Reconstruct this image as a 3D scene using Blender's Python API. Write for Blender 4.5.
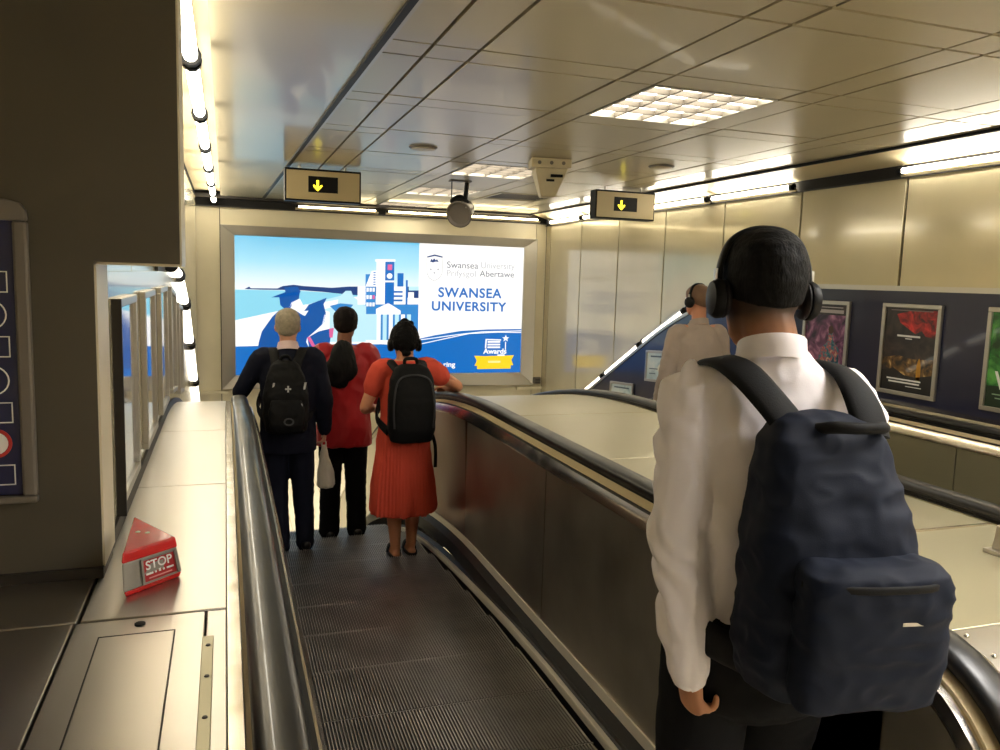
import bpy, bmesh, math, random
from mathutils import Vector, Matrix, noise
random.seed(7)
for o in list(bpy.data.objects): bpy.data.objects.remove(o)
SC = bpy.context.scene
COL = SC.collection
# ------------------------------------------------------------------ camera
cd = bpy.data.cameras.new('camera'); cam = bpy.data.objects.new('camera', cd); COL.objects.link(cam)
cd.sensor_width = 36.0; cd.lens = 28.8; cd.clip_start = 0.05
cam.matrix_world = Matrix(((0.94606568, 0.01077706, -0.32379559, 0.0),
                           (-0.32260423, 0.12317616, -0.93848503, 0.0),
                           (0.02976979, 0.9923263, 0.12000946, 1.68),
                           (0, 0, 0, 1)))
SC.camera = cam
# ------------------------------------------------------------------ world, exposure
w = bpy.data.worlds.new('world'); SC.world = w; w.use_nodes = True
w.node_tree.nodes['Background'].inputs[0].default_value = (1.0, .93, .8, 1)
w.node_tree.nodes['Background'].inputs[1].default_value = .02
vs = SC.view_settings
vs.view_transform = 'Standard'; vs.look = 'None'; vs.exposure = 1.7; vs.gamma = 1.0; vs.use_curve_mapping = False
TUBE = 12.0; TUBE_LEFT = 6.5; TUBE_SLOPE = 1.6; TUBE_END = 7.0; PANEL = 3.2; FILL_PANEL = 15.5; BOARD = .325; LOWER = 4.5
SC.cycles.max_bounces = 7; SC.cycles.sample_clamp_indirect = 6.0

# ------------------------------------------------------------------ materials
MATS = {}
def lin(c):
    return tuple(((v/255)/12.92 if v/255 <= .04045 else ((v/255+.055)/1.055)**2.4) for v in c)
def mat(name, rgb, rough=.5, metal=0.0, var=0.0, vscale=6.0, stretch=(1, 1, 1), bump=0.0, bscale=60.0, coat=0.0,
        emit=0.0, spec=.5, sheen=0.0, trans=0.0, rvar=0.0, bstretch=None, alpha=1.0):
    if name in MATS: return MATS[name]
    m = bpy.data.materials.new(name); m.use_nodes = True; MATS[name] = m
    nt = m.node_tree; b = nt.nodes['Principled BSDF']
    c = lin(rgb)
    b.inputs['Base Color'].default_value = (*c, 1); b.inputs['Roughness'].default_value = rough
    b.inputs['Metallic'].default_value = metal; b.inputs['Coat Weight'].default_value = coat
    b.inputs['Coat Roughness'].default_value = .06
    b.inputs['Specular IOR Level'].default_value = spec; b.inputs['Sheen Weight'].default_value = sheen
    b.inputs['Transmission Weight'].default_value = trans; b.inputs['Alpha'].default_value = alpha
    if emit:
        b.inputs['Emission Color'].default_value = (*c, 1); b.inputs['Emission Strength'].default_value = emit
        b.inputs['Base Color'].default_value = (c[0]*.3, c[1]*.3, c[2]*.3, 1)
    tc = nt.nodes.new('ShaderNodeTexCoord')
    def noise_node(scale, st):
        mp = nt.nodes.new('ShaderNodeMapping'); mp.inputs['Scale'].default_value = st
        nt.links.new(tc.outputs['Object'], mp.inputs['Vector'])
        n = nt.nodes.new('ShaderNodeTexNoise'); n.inputs['Scale'].default_value = scale; n.inputs['Detail'].default_value = 5
        nt.links.new(mp.outputs['Vector'], n.inputs['Vector']); return n
    if var or rvar:
        n = noise_node(vscale, stretch)
        if var:
            r = nt.nodes.new('ShaderNodeValToRGB')
            r.color_ramp.elements[0].position = .3; r.color_ramp.elements[1].position = .7
            r.color_ramp.elements[0].color = (*[x*(1-var) for x in c], 1)
            r.color_ramp.elements[1].color = (*[min(1, x*(1+var*.7)) for x in c], 1)
            nt.links.new(n.outputs['Fac'], r.inputs['Fac']); nt.links.new(r.outputs['Color'], b.inputs['Base Color'])
        if rvar:
            q = nt.nodes.new('ShaderNodeMapRange'); q.inputs['From Min'].default_value = .3; q.inputs['From Max'].default_value = .7
            q.inputs['To Min'].default_value = max(.02, rough-rvar); q.inputs['To Max'].default_value = rough+rvar
            nt.links.new(n.outputs['Fac'], q.inputs['Value']); nt.links.new(q.outputs['Result'], b.inputs['Roughness'])
    if bump:
        n2 = noise_node(bscale, bstretch or stretch)
        bp = nt.nodes.new('ShaderNodeBump'); bp.inputs['Strength'].default_value = bump; bp.inputs['Distance'].default_value = .01
        nt.links.new(n2.outputs['Fac'], bp.inputs['Height']); nt.links.new(bp.outputs['Normal'], b.inputs['Normal'])
    return m

M = dict(
 tile=mat('ceiling_enamel', (186, 175, 146), .32, 0, var=.05, vscale=1.5, bump=.02, bscale=3, coat=.15),
 soffit=mat('soffit_gloss', (188, 177, 150), .26, 0, coat=.3, bump=.015, bscale=2.5),
 gap=mat('dark_gap', (16, 13, 10), .8),
 wallp=mat('wall_enamel', (204, 194, 162), .15, .12, var=.08, vscale=1.2, coat=.35, bump=.01, bscale=3),
 endp=mat('end_wall_paint', (226, 217, 188), .35, 0, var=.06, vscale=2),
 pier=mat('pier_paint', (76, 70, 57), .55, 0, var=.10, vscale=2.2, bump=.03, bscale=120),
 pier_edge_lit=mat('pier_edge_painted_light', (215, 205, 180), .4),
 kick=mat('kick_strip', (30, 25, 20), .5),
 steel=mat('brushed_steel', (198, 193, 185), .34, 1.0, var=.06, vscale=5, stretch=(1, .25, 1), rvar=.02, bump=.03, bscale=90, bstretch=(14, .5, 1)),
 steel_dark=mat('worn_steel_panel', (156, 150, 138), .4, .95, var=.28, vscale=2.6, rvar=.10, bump=.05, bscale=70, bstretch=(1, 1, .15)),
 steel_red=mat('bronze_steel_panel', (130, 104, 92), .38, .95, var=.2, vscale=2.6, rvar=.08, bump=.04, bscale=70),
 steel_pale=mat('steel_panel_painted_sheen', (232, 226, 216), .3, .6),  # paler colour stands in for bright reflections on the sloping panels
 steel_olive=mat('deck_laminate', (152, 146, 120), .36, .7, var=.05, vscale=3, rvar=.03),
 chrome=mat('chrome_trim', (215, 208, 196), .18, 1.0, rvar=.06, vscale=12),
 alu=mat('aluminium_frame', (186, 182, 172), .35, .85),
 bright_trim=mat('bright_trim', (226, 220, 208), .3, .45),
 cream=mat('cream_strip', (214, 196, 156), .4),
 rubber=mat('handrail_rubber', (14, 14, 15), .38, 0, coat=0, rvar=.05, vscale=8),
 rubber_worn=mat('handrail_rubber_worn', (24, 23, 23), .36, 0, rvar=.05, vscale=9, stretch=(1, .4, 1), coat=.25),
 black=mat('black_paint', (8, 8, 8), .5, spec=.2),
 skirt=mat('skirt_black', (14, 13, 13), .5, 0, rvar=.05, vscale=4),
 step=mat('step_metal', (156, 152, 149), .38, .75, var=.25, vscale=5, rvar=.08),
 groove=mat('step_groove', (20, 18, 17), .7),
 navy=mat('navy_panel', (28, 31, 58), .28, 0, coat=.4, var=.12, vscale=2),
 ledge=mat('ledge_cream', (210, 196, 160), .4),
 white=mat('white_print', (235, 235, 232), .5),
 floor=mat('floor_terrazzo', (196, 186, 166), .35, var=.2, vscale=40),
 lowfloor=mat('lower_floor', (222, 216, 196), .4, var=.05, vscale=4),
 tube=mat('fluorescent_tube', (255, 246, 226), .4, emit=TUBE),
 tube_left=mat('fluorescent_tube_left', (255, 246, 226), .4, emit=TUBE_LEFT),
 tube_slope=mat('fluorescent_tube_slope', (255, 246, 226), .4, emit=TUBE_SLOPE),
 tube_end=mat('fluorescent_tube_dim', (255, 232, 180), .4, emit=TUBE_END),
 diff=mat('light_diffuser', (255, 244, 222), .4, emit=PANEL),
 diff_fill=mat('light_diffuser_fill', (255, 251, 245), .4, emit=FILL_PANEL),
 difflow=mat('light_diffuser_lower', (255, 246, 228), .4, emit=LOWER),
 red=mat('red_plastic', (196, 30, 30), .25, coat=.4),
 red_label=mat('red_label', (168, 22, 26), .4),
 grey_metal=mat('grey_casting', (150, 146, 138), .45, .5, var=.1, vscale=20),
 arrow=mat('arrow_lit', (250, 225, 40), .4, emit=1.3),
 signface=mat('sign_face', (176, 160, 120), .4, 0),
 horn=mat('horn_grey', (112, 106, 98), .45, .2),
 beige=mat('beige_plastic', (196, 184, 152), .45),
)

# ------------------------------------------------------------------ mesh helpers
def hn(o, parent=None):
    COL.objects.link(o)
    if parent is not None: o.parent = parent
    return o
class MB:
    def __init__(s): s.v = []; s.f = []; s.mi = []; s.cm = 0
    def add(s, vs, fs):
        n = len(s.v); s.v += [tuple(p) for p in vs]
        for f in fs: s.f.append([i+n for i in f]); s.mi.append(s.cm)
        return s
    def box(s, x0, x1, y0, y1, z0, z1, zf=None):
        vs = [(x0, y0, z0), (x1, y0, z0), (x1, y1, z0), (x0, y1, z0), (x0, y0, z1), (x1, y0, z1), (x1, y1, z1), (x0, y1, z1)]
        if zf: vs = [(a, b, c+zf(b)) for a, b, c in vs]
        return s.add(vs, [(0, 3, 2, 1), (4, 5, 6, 7), (0, 1, 5, 4), (1, 2, 6, 5), (2, 3, 7, 6), (3, 0, 4, 7)])
    def obox(s, c, ax, ay, az, hx, hy, hz):
        c = Vector(c); ax = Vector(ax).normalized()*hx; ay = Vector(ay).normalized()*hy; az = Vector(az).normalized()*hz
        vs = [c-ax-ay-az, c+ax-ay-az, c+ax+ay-az, c-ax+ay-az, c-ax-ay+az, c+ax-ay+az, c+ax+ay+az, c-ax+ay+az]
        return s.add(vs, [(0, 3, 2, 1), (4, 5, 6, 7), (0, 1, 5, 4), (1, 2, 6, 5), (2, 3, 7, 6), (3, 0, 4, 7)])
    def prism(s, base, top):                      # two matching rings of points
        n = len(base)
        return s.add(list(base)+list(top), [tuple(range(n-1, -1, -1)), tuple(range(n, 2*n))] +
                     [(i, (i+1) % n, n+(i+1) % n, n+i) for i in range(n)])
    def rings(s, rs, cap=True):
        n = len(rs[0]); vs = [p for r in rs for p in r]; fs = []
        for k in range(len(rs)-1):
            for i in range(n):
                j = (i+1) % n
                fs.append((k*n+i, k*n+j, (k+1)*n+j, (k+1)*n+i))
        if cap:
            fs.append(tuple(range(n-1, -1, -1))); fs.append(tuple(range((len(rs)-1)*n, len(rs)*n)))
        return s.add(vs, fs)
    def extrude_y(s, poly, ys, zf):               # (x,z) polygon run along y over the profile zf(y)
        return s.rings([[(x, y, z+zf(y)) for x, z in poly] for y in ys])
    def sweep(s, poly, path):                     # (x,n) polygon swept along a (y,z) path, n = normal of the path
        rs = []
        for k, p in enumerate(path):
            a = path[max(0, k-1)]; b = path[min(len(path)-1, k+1)]
            t = Vector((0, b[0]-a[0], b[1]-a[1])).normalized(); nn = Vector((0, -t.z, t.y))
            rs.append([(x, p[0]+nn.y*n, p[1]+nn.z*n) for x, n in poly])
        return s.rings(rs)
    def cyl(s, p0, p1, r0, r1=None, n=14):
        r1 = r0 if r1 is None else r1
        p0 = Vector(p0); p1 = Vector(p1); d = (p1-p0).normalized()
        u = d.orthogonal().normalized(); v = d.cross(u)
        return s.rings([[p0+(u*math.cos(2*math.pi*i/n)+v*math.sin(2*math.pi*i/n))*r0 for i in range(n)],
                        [p1+(u*math.cos(2*math.pi*i/n)+v*math.sin(2*math.pi*i/n))*r1 for i in range(n)]])
    def lathe(s, c, axis, prof, n=20):            # prof: (r, along)
        c = Vector(c); d = Vector(axis).normalized(); u = d.orthogonal().normalized(); v = d.cross(u)
        return s.rings([[c+d*h+(u*math.cos(2*math.pi*i/n)+v*math.sin(2*math.pi*i/n))*max(r, 1e-4) for i in range(n)] for r, h in prof])
    def limb(s, pts, rad, n=14, sub=4, ref=(0, 1, 0), capr=True):
        """smooth tapered tube; rad entries r or (r_ref, r_side)"""
        P = [Vector(p) for p in pts]; Rr = [(r, r) if not isinstance(r, tuple) else r for r in rad]
        Q = []; RR = []
        for i in range(len(P)-1):
            p0 = P[max(0, i-1)]; p1 = P[i]; p2 = P[i+1]; p3 = P[min(len(P)-1, i+2)]
            for k in range(sub):
                t = k/sub
                Q.append(.5*((2*p1)+(p2-p0)*t+(2*p0-5*p1+4*p2-p3)*t*t+(3*p1-p0-3*p2+p3)*t**3))
                e = t*t*(3-2*t)
                RR.append(tuple(Rr[i][j]*(1-e)+Rr[i+1][j]*e for j in (0, 1)))
        Q.append(P[-1]); RR.append(Rr[-1])
        rs = []; ref = Vector(ref)
        def ring(c, d, a, b):
            u = (ref-d*ref.dot(d))
            if u.length < 1e-3: u = d.orthogonal()
            u.normalize(); v = d.cross(u)
            return [c+u*math.cos(2*math.pi*i/n)*a+v*math.sin(2*math.pi*i/n)*b for i in range(n)]
        ds = [(Q[min(len(Q)-1, k+1)]-Q[max(0, k-1)]).normalized() for k in range(len(Q))]
        if capr:
            for q in (-.96, -.7): rs.append(ring(Q[0]+ds[0]*min(RR[0])*q, ds[0], RR[0][0]*math.sqrt(1-q*q), RR[0][1]*math.sqrt(1-q*q)))
        for q, d, r in zip(Q, ds, RR): rs.append(ring(q, d, *r))
        if capr:
            for q in (.7, .96): rs.append(ring(Q[-1]+ds[-1]*min(RR[-1])*q, ds[-1], RR[-1][0]*math.sqrt(1-q*q), RR[-1][1]*math.sqrt(1-q*q)))
        return s.rings(rs)
    def ell(s, c, rx, ry, rz, n=16, m=10, M3=None):
        c = Vector(c); rs = []
        for k in range(m+1):
            a = -math.pi/2+math.pi*(k+.02 if k == 0 else (k-.02 if k == m else k))/m
            r = [Vector((rx*math.cos(a)*math.cos(2*math.pi*i/n), ry*math.cos(a)*math.sin(2*math.pi*i/n), rz*math.sin(a))) for i in range(n)]
            rs.append([c+(M3 @ p if M3 else p) for p in r])
        return s.rings(rs)
    def mesh(s, name, mats, smooth=None):
        me = bpy.data.meshes.new(name); me.from_pydata(s.v, [], s.f); 
        for m_ in (mats if isinstance(mats, (list, tuple)) else [mats]): me.materials.append(m_)
        if any(s.mi): me.polygons.foreach_set('material_index', s.mi)
        bm = bmesh.new(); bm.from_mesh(me); bmesh.ops.recalc_face_normals(bm, faces=bm.faces); bm.to_mesh(me); bm.free()
        if smooth is not None:
            me.polygons.foreach_set('use_smooth', [True]*len(me.polygons))
            if smooth > 0: me.set_sharp_from_angle(angle=math.radians(smooth))
        me.update(); return me
    def build(s, name, mats, parent=None, smooth=None, bevel=0.0):
        o = bpy.data.objects.new(name, s.mesh(name, mats, smooth)); hn(o, parent)
        if bevel:
            b = o.modifiers.new('bevel', 'BEVEL'); b.width = bevel; b.segments = 2; b.limit_method = 'ANGLE'; b.angle_limit = math.radians(40)
        return o
def tag(o, label=None, cat=None, group=None, kind=None):
    if label: o['label'] = label
    if cat: o['category'] = cat
    if group: o['group'] = group
    if kind: o['kind'] = kind
    return o
def empty(name, loc=(0, 0, 0), rz=0.0, parent=None):
    o = bpy.data.objects.new(name, None); o.empty_display_size = .1; hn(o, parent); o.location = loc; o.rotation_euler = (0, 0, rz); return o
def thing(name, label, cat, loc=(0, 0, 0), rz=0.0, group=None):
    return tag(empty(name, loc, rz), label, cat, group)
def struct(name, mb, m, smooth=None):
    return tag(mb.build(name, m, None, smooth), kind='structure')
def share(mesh, name, loc, parent):
    o = bpy.data.objects.new(name, mesh); hn(o, parent); o.location = loc; return o
def bevel_mod(o, w_):
    b = o.modifiers.new('bevel', 'BEVEL'); b.width = w_; b.segments = 2; b.limit_method = 'ANGLE'; b.angle_limit = math.radians(40); return o
def text(name, body, size, loc, rot, m, parent, align='LEFT', bold=0.0, ext=.0008, width=None):
    cu = bpy.data.curves.new(name, 'FONT'); cu.body = body; cu.size = size; cu.align_x = align; cu.space_character = 1.1 if bold > .003 else 1.0; cu.offset = bold; cu.extrude = ext
    t = bpy.data.objects.new(name, cu); COL.objects.link(t)
    dg = bpy.context.evaluated_depsgraph_get(); dg.update()
    me = bpy.data.meshes.new_from_object(t.evaluated_get(dg)); bpy.data.objects.remove(t)
    if width:
        xs = [v.co.x for v in me.vertices]; k = width/(max(xs)-min(xs)); x0 = min(xs)
        for v in me.vertices: v.co.x = (v.co.x-(x0 if align == 'LEFT' else 0))*k
    me.materials.clear(); me.materials.append(m)
    o = bpy.data.objects.new(name, me); hn(o, parent); o.location = loc; o.rotation_euler = rot; return o

# ------------------------------------------------------------------ the place: measures
CEIL = 2.577; XR = 4.29; XL = -.34; YE = 10.6; LOWZ = -4.2
def S(y):                                           # drop of balustrades and handrails
    if y < 4.2: return 0.0
    if y < 8.8: return -(y-4.2)**2/16
    return -(4.6**2)/16-(y-8.8)*.575
ST = []                                             # steps: (front y, tread z)
yy = 2.08
for z in [0, 0, 0, -.015, -.04, -.07, -.105, -.15, -.21, -.28, -.40, -.57, -.78]:
    ST.append((yy, z)); yy += .4
z = -.78
while z > LOWZ+.3: z -= .23; ST.append((yy, z)); yy += .4
def T(y):
    c = [(a+.2, b) for a, b in ST]
    if y <= c[0][0]: return 0.0
    for (a, b), (c2, d) in zip(c, c[1:]):
        if y <= c2: return b+(d-b)*(y-a)/(c2-a)
    return c[-1][1]
YS = [1.3+.25*i for i in range(51)]
def ys(a, b, step=.25):
    n = max(1, int(math.ceil((b-a)/step))); return [a+(b-a)*i/n for i in range(n+1)]

# ------------------------------------------------------------------ structure
# floor of the hall behind and under the machine
struct('floor', MB().box(-3.2, 6.2, -5.0, 2.07, -.12, 0), M['floor'])
struct('floor_lower', MB().box(-3, 7, 9.5, 34, LOWZ-.1, LOWZ), M['lowfloor'])
lf = [o for o in COL.objects if o.name == 'floor_lower'][0]
for i in range(9):
    MB().box(-2.4+i*.95, -2.385+i*.95, 12, 33.9, LOWZ, LOWZ+.004).build('floor_joint', M['beige'], lf)
struct('wall_lower', MB().box(-3, 7, 33.9, 34, LOWZ, 0).box(-3.1, -3, 10.8, 34, LOWZ, 0).box(7, 7.1, 10.8, 34, LOWZ, 0), M['endp'])
struct('ceiling_lower', MB().box(-3, 7, 10.75, 34, -.5, -.4), M['endp'])
# truss pit under the escalators
struct('wall_pit', MB().box(-.6, -.5, 2.0, 12, LOWZ, .7).box(4.6, 4.7, 2.0, 12, LOWZ, .7), M['gap'])

# ceiling: backing slab and separate enamel tiles
ceil = struct('ceiling', MB().box(.40, 4.02, -5.0, YE+.2, CEIL+.03, CEIL+.1), M['gap'])
struct('ceiling_hall', MB().box(-3.2, .40, -5.0, 1.98, CEIL+.0, CEIL+.1).box(4.02, 6.2, -5.0, 2.0, CEIL, CEIL+.1), M['tile'])
xl = [.78, .97, 1.67, 1.86, 2.55, 2.74, 3.43, 3.63, 4.0]
yl = []
y = 2.22-.95*7
while y < YE: yl += [y, y+.195]; y += .95
yl = [v for v in yl if v < YE-.02]+[YE]
LIGHTS = [(1.86, 3.36), (1.86, 6.21), (1.86, 8.11), (1.86, 10.01)]
FILL_LIGHTS = [(1.86, .51), (1.86, -2.34), (2.74, -2.34), (.97, -2.34), (2.74, .51-.95)]  # unseen fixtures added behind the camera to light the foreground
VENT = (2.74, 8.11)
tmesh = {}
def edge_x(y): return .605-.0167*(y-2.0)
for a, b in zip(yl, yl[1:]):
    g = .008
    # cut-to-fit tile along the slanting trim
    MB().prism([(edge_x(a)+.03, a+g, CEIL), (.78-g, a+g, CEIL), (.78-g, b-g, CEIL), (edge_x(b)+.03, b-g, CEIL)],
               [(edge_x(a)+.03, a+g, CEIL+.025), (.78-g, a+g, CEIL+.025), (.78-g, b-g, CEIL+.025), (edge_x(b)+.03, b-g, CEIL+.025)]).build('tile', M['tile'], ceil)
    for c, d in zip(xl, xl[1:]):
        if any(abs(c-lx) < .01 and abs(a-ly) < .02 for lx, ly in LIGHTS+FILL_LIGHTS+[VENT]): continue
        key = (round(d-c, 3), round(b-a, 3))
        if key not in tmesh:
            tmesh[key] = MB().box(g, d-c-g, g, b-a-g, 0, .025).mesh('tile', M['tile'])
        o = share(tmesh[key], 'tile', (c, a, CEIL+random.uniform(-.0012, .0012)), ceil)
        o.rotation_euler = (random.uniform(-.002, .002), random.uniform(-.002, .002), 0)
# glossy soffit beside the left cove and its trim
def quadslab(x0f, x1f, ya, yb, z0, z1):
    return MB().prism([(x0f(ya), ya, z0), (x1f(ya), ya, z0), (x1f(yb), yb, z0), (x0f(yb), yb, z0)],
                      [(x0f(ya), ya, z1), (x1f(ya), ya, z1), (x1f(yb), yb, z1), (x0f(yb), yb, z1)])
struct('ceiling_soffit', quadslab(lambda y: -.045, lambda y: edge_x(y)-.018, 1.98, YE, CEIL, CEIL+.09), M['soffit'])
struct('trim_1', quadslab(lambda y: edge_x(y)-.018, lambda y: edge_x(y)+.010, 1.98, YE, CEIL-.012, CEIL+.05), M['black'])
struct('trim_2', quadslab(lambda y: edge_x(y)+.010, lambda y: edge_x(y)+.030, 1.98, YE, CEIL-.004, CEIL+.05), M['alu'])
# left cove above the soffit edge
struct('ceiling_cove_left', MB().box(XL, -.045, 1.98, YE, CEIL+.06, CEIL+.1), M['ledge'])

# right wall: enamel panels with dark joints, cove over it
wr = struct('wall_right', MB().box(XR+.012, XR+.1, 2.0, YE, -.6, 2.7).box(XR+.012, XR+.1, -5.0, 2.0, 0, 2.7), M['gap'])
jy = [4.26-1.03*k for k in range(9, 0, -1)]+[4.26+1.03*k for k in range(7)]
jy = [v for v in jy if v < YE-.1]+[YE]
for a, b in zip(jy, jy[1:]):
    bevel_mod(share(MB().box(0, .02, 0, b-a-.022, 0, 2.42+.6).mesh('panel', M['wallp']), 'panel', (XR-.006, a+.011, -.6), wr), .003)
cr = struct('ceiling_cove_right', MB().prism([(4.0, -5, CEIL+.025), (4.34, -5, 2.50), (4.36, -5, 2.50), (4.02, -5, CEIL+.06)],
                                  [(4.0, YE, CEIL+.025), (4.34, YE, 2.50), (4.36, YE, 2.50), (4.02, YE, CEIL+.06)]), M['ledge'])
struct('trim_3', MB().box(3.995, 4.012, -5, YE, CEIL-.02, CEIL+.03), M['black'])
struct('trim_4', MB().box(XR-.022, XR+.03, -5, YE, 2.42, 2.43), M['kick'])
struct('wall_cove_right', MB().box(XR+.03, XR+.06, -5, YE, 2.43, 2.52), M['ledge'])

# left wall behind the pier
wl = struct('wall_left', MB().box(XL-.1, XL-.012, 2.2, YE, -.7, 2.68), M['gap'])
for k in range(8):
    a = 2.3+1.03*k; b = min(a+1.03, YE)
    bevel_mod(share(MB().box(0, .02, 0, b-a-.012, 0, 2.56+.6).mesh('panel', M['wallp']), 'panel', (XL-.014, a+.006, -.6), wl), .003)
# the pier: wide above, cut back below where the deck passes
P0, P1 = 2.08, 2.24
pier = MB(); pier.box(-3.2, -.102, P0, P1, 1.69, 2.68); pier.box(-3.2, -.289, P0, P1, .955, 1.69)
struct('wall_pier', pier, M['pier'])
struct('trim_5', MB().box(-.2895, -.284, P0+.004, P1+.03, .955, 1.69).box(-.289, -.0985, P0+.004, P1+.03, 1.684, 1.6905).box(-.1025, -.0975, P0+.004, P1+.03, 1.69, 2.68), M['pier_edge_lit'])  # pale strips put the light on the pier's edges into the colour
struct('baseboard_left', MB().box(-3.2, -.286, P0-.012, P1, .931, .957), M['kick'])
# end wall: bulkhead carrying the advert
we = struct('wall_end', MB().box(XL, XR, YE+.02, YE+.18, -.5, 2.7), M['gap'])
for a, b, c, d in [(XL, -.055, -.48, 2.45), (4.135, XR, -.48, 2.45), (-.055, .95, -.48, .19), (.95, 2.0, -.48, .19), (2.0, 3.05, -.48, .19), (3.05, 4.135, -.48, .19), (-.055, 4.135, 2.235, 2.45)]:
    MB().box(a+.004, b-.004, YE, YE+.02, c+.003, d-.003).build('panel', M['endp'], we, bevel=.002)
struct('trim_6', MB().box(XL, XR, YE-.05, YE+.02, 2.445, 2.46), M['kick'])
struct('trim_7', MB().box(XL, 4.02, YE-.10, YE+.02, CEIL-.03, CEIL+.02), M['kick'])
struct('trim_8', MB().box(XL+.03, .02, YE-.06, YE, .135, .165).box(3.9, XR-.02, YE-.06, YE, .12, .16), M['endp'])
struct('trim_9', MB().box(XL, XR, YE-.02, YE+.03, -.53, -.48), M['kick'])
struct('wall_hall_back', MB().box(-3.2, 6.2, -5.1, -5.0, 0, CEIL), M['endp'])
struct('wall_hall_left', MB().box(-3.3, -3.2, -5.0, P1, 0, CEIL), M['endp'])

# ------------------------------------------------------------------ lamps
def batten(name, label, p0, p1, group, m='tube', r=.014, body=True, off=(0, 0, -.02)):
    """fluorescent batten: tube, two dark end holders, slim body"""
    p0 = Vector(p0); p1 = Vector(p1); d = (p1-p0).normalized(); t = thing(name, label, 'lamp', p0, 0, group)
    L = (p1-p0).length
    MB().cyl(d*.035, d*(L-.035), r, n=10).build('tube', M[m], t, smooth=40)
    for q in (.018, L-.018): MB().cyl(d*(q-.018), d*(q+.018), r*1.5, n=10).build('tube_holder', M['black'], t, smooth=40)
    if body:
        o = Vector(off); MB().obox(d*L/2+o, d, d.orthogonal(), d.cross(d.orthogonal()), L/2, .008, .02).build('batten_body', M['ledge'], t)
    return t
y = 2.35; k = 0
while y < 9.9:
    batten('fluorescent_batten', 'bright fluorescent tube in the cove over the left wall', (-.12, y, 2.515), (-.12, min(y+1.18, YE-.1), 2.515), 'cove tubes over left wall', m='tube_left', off=(0, 0, .045), r=.028); y += 1.22
for a, b in [(-4.6, -3.4), (-2.2, -1.0), (.4, 1.6), (1.9, 3.05), (3.1, 4.3), (5.35, 6.5), (6.55, 7.7), (8.2, 9.3), (9.35, 10.40)]:
    batten('fluorescent_batten', 'fluorescent tube in the cove along the right wall top', (XR-.045, a, 2.464), (XR-.045, b, 2.464), 'cove tubes along right wall', off=(.02, 0, -.022), r=.018)
for a in (.85, 2.0, 3.12):
    batten('fluorescent_batten', 'dim warm fluorescent tube above the lit advert', (a, YE-.03, 2.50), (a+1.05, YE-.03, 2.50), 'tubes above the advert', m='tube_end', off=(0, 0, -.025))
def ceiling_light(x, y, wx, wy, label, group, dm='diff', nx=4, ny=5):
    t = thing('ceiling_light', label, 'ceiling light', (x, y, CEIL), 0, group)
    f = MB()
    for a in ((0, wx, 0, .014), (0, wx, wy-.014, wy), (0, .014, .014, wy-.014), (wx-.014, wx, .014, wy-.014)): f.box(a[0], a[1], a[2], a[3], -.004, .035)
    f.build('frame', M['alu'], t)
    MB().box(.014, wx-.014, .014, wy-.014, .028, .032).build('diffuser', M[dm], t)
    for i in range(1, nx): MB().box(wx*i/nx-.006, wx*i/nx+.006, .014, wy-.014, .0, .027).build('louvre', M['horn'], t)
    for i in range(1, ny): MB().box(.014, wx-.014, wy*i/ny-.006, wy*i/ny+.006, .001, .027).build('louvre', M['horn'], t)
    return t
ll = ['large square louvred ceiling light in front of the camera housing', 'louvred ceiling light panel between camera housing and horn loudspeaker',
      'louvred ceiling light panel behind the horn loudspeaker', 'louvred ceiling light panel against the end wall']
for (x, y), lb in zip(LIGHTS, ll):
    i = 0
    ceiling_light(x+.006, y+.006, .678, min(.743, YE-y-.02), lb, 'louvred ceiling lights')
for x, y in FILL_LIGHTS: ceiling_light(x+.006, y+.006, .678, .743, 'unseen louvred fill light added in the hall before the escalators', 'added hall fill lights', 'diff_fill')
for x in (-.5, 1.6, 3.7):
    for y in (13.5, 17.5, 21.5, 26.0):
        t = thing('lower_hall_light', 'white ceiling light in the hall below the escalators', 'ceiling light', (x, y, -.505), 0, 'lower hall lights')
        MB().box(-.3, .3, -1, 1, -.05, 0).build('housing', M['alu'], t); MB().box(-.28, .28, -.98, .98, -.06, -.05).build('diffuser', M['difflow'], t)

# ------------------------------------------------------------------ escalators
def step_mesh(w_):
    b = MB(); pitch = .0125; n = int(w_/pitch); prof = [(0, -.02)]
    for i in range(n):
        x = i*pitch; prof += [(x+.001, -.011), (x+.0025, 0), (x+.0075, 0), (x+.009, -.011)]
    prof += [(w_, -.011), (w_, -.02)]
    vs = []; fs = []
    for y in (.004, .396): vs += [(x, y, z) for x, z in prof]
    m = len(prof)
    b.add(vs, [(i, i+1, m+i+1, m+i) for i in range(m-1)])
    k0 = len(b.f)
    for i in range(n):                               # groove floors and flanks dark, ridge tops bright
        for q in (0, 3): b.mi[1+i*4+q-1 if 1+i*4+q-1 < k0 else k0-1] = 1
    b.cm = 1; b.box(0, w_, .003, .397, -.26, -.0199); b.cm = 0
    b.box(0, w_, 0.001, .006, -.02, -.003)
    return b.mesh('step', [M['step'], M['groove']])
def rail_profile():
    return [(-.043, -.012), (-.040, -.026), (-.026, -.033), (-.026, -.042), (.026, -.042), (.026, -.033), (.040, -.026), (.043, -.012), (.037, -.003), (.022, .0015), (0, .003), (-.022, .0015), (-.037, -.003)]
NR = .34
def rail_path(yn, z0=.967, yend=13.6):
    p = []
    for i in range(9, -1, -1):
        pass
    arc = [(yn-NR*math.sin(a), z0-NR+NR*math.cos(a)) for a in [math.pi*k/18 for k in range(18, 0, -1)]]
    return [(yn+.25, z0-2*NR)]+arc+[(v, z0+S(v)) for v in ys(yn, yend, .2)]
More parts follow.
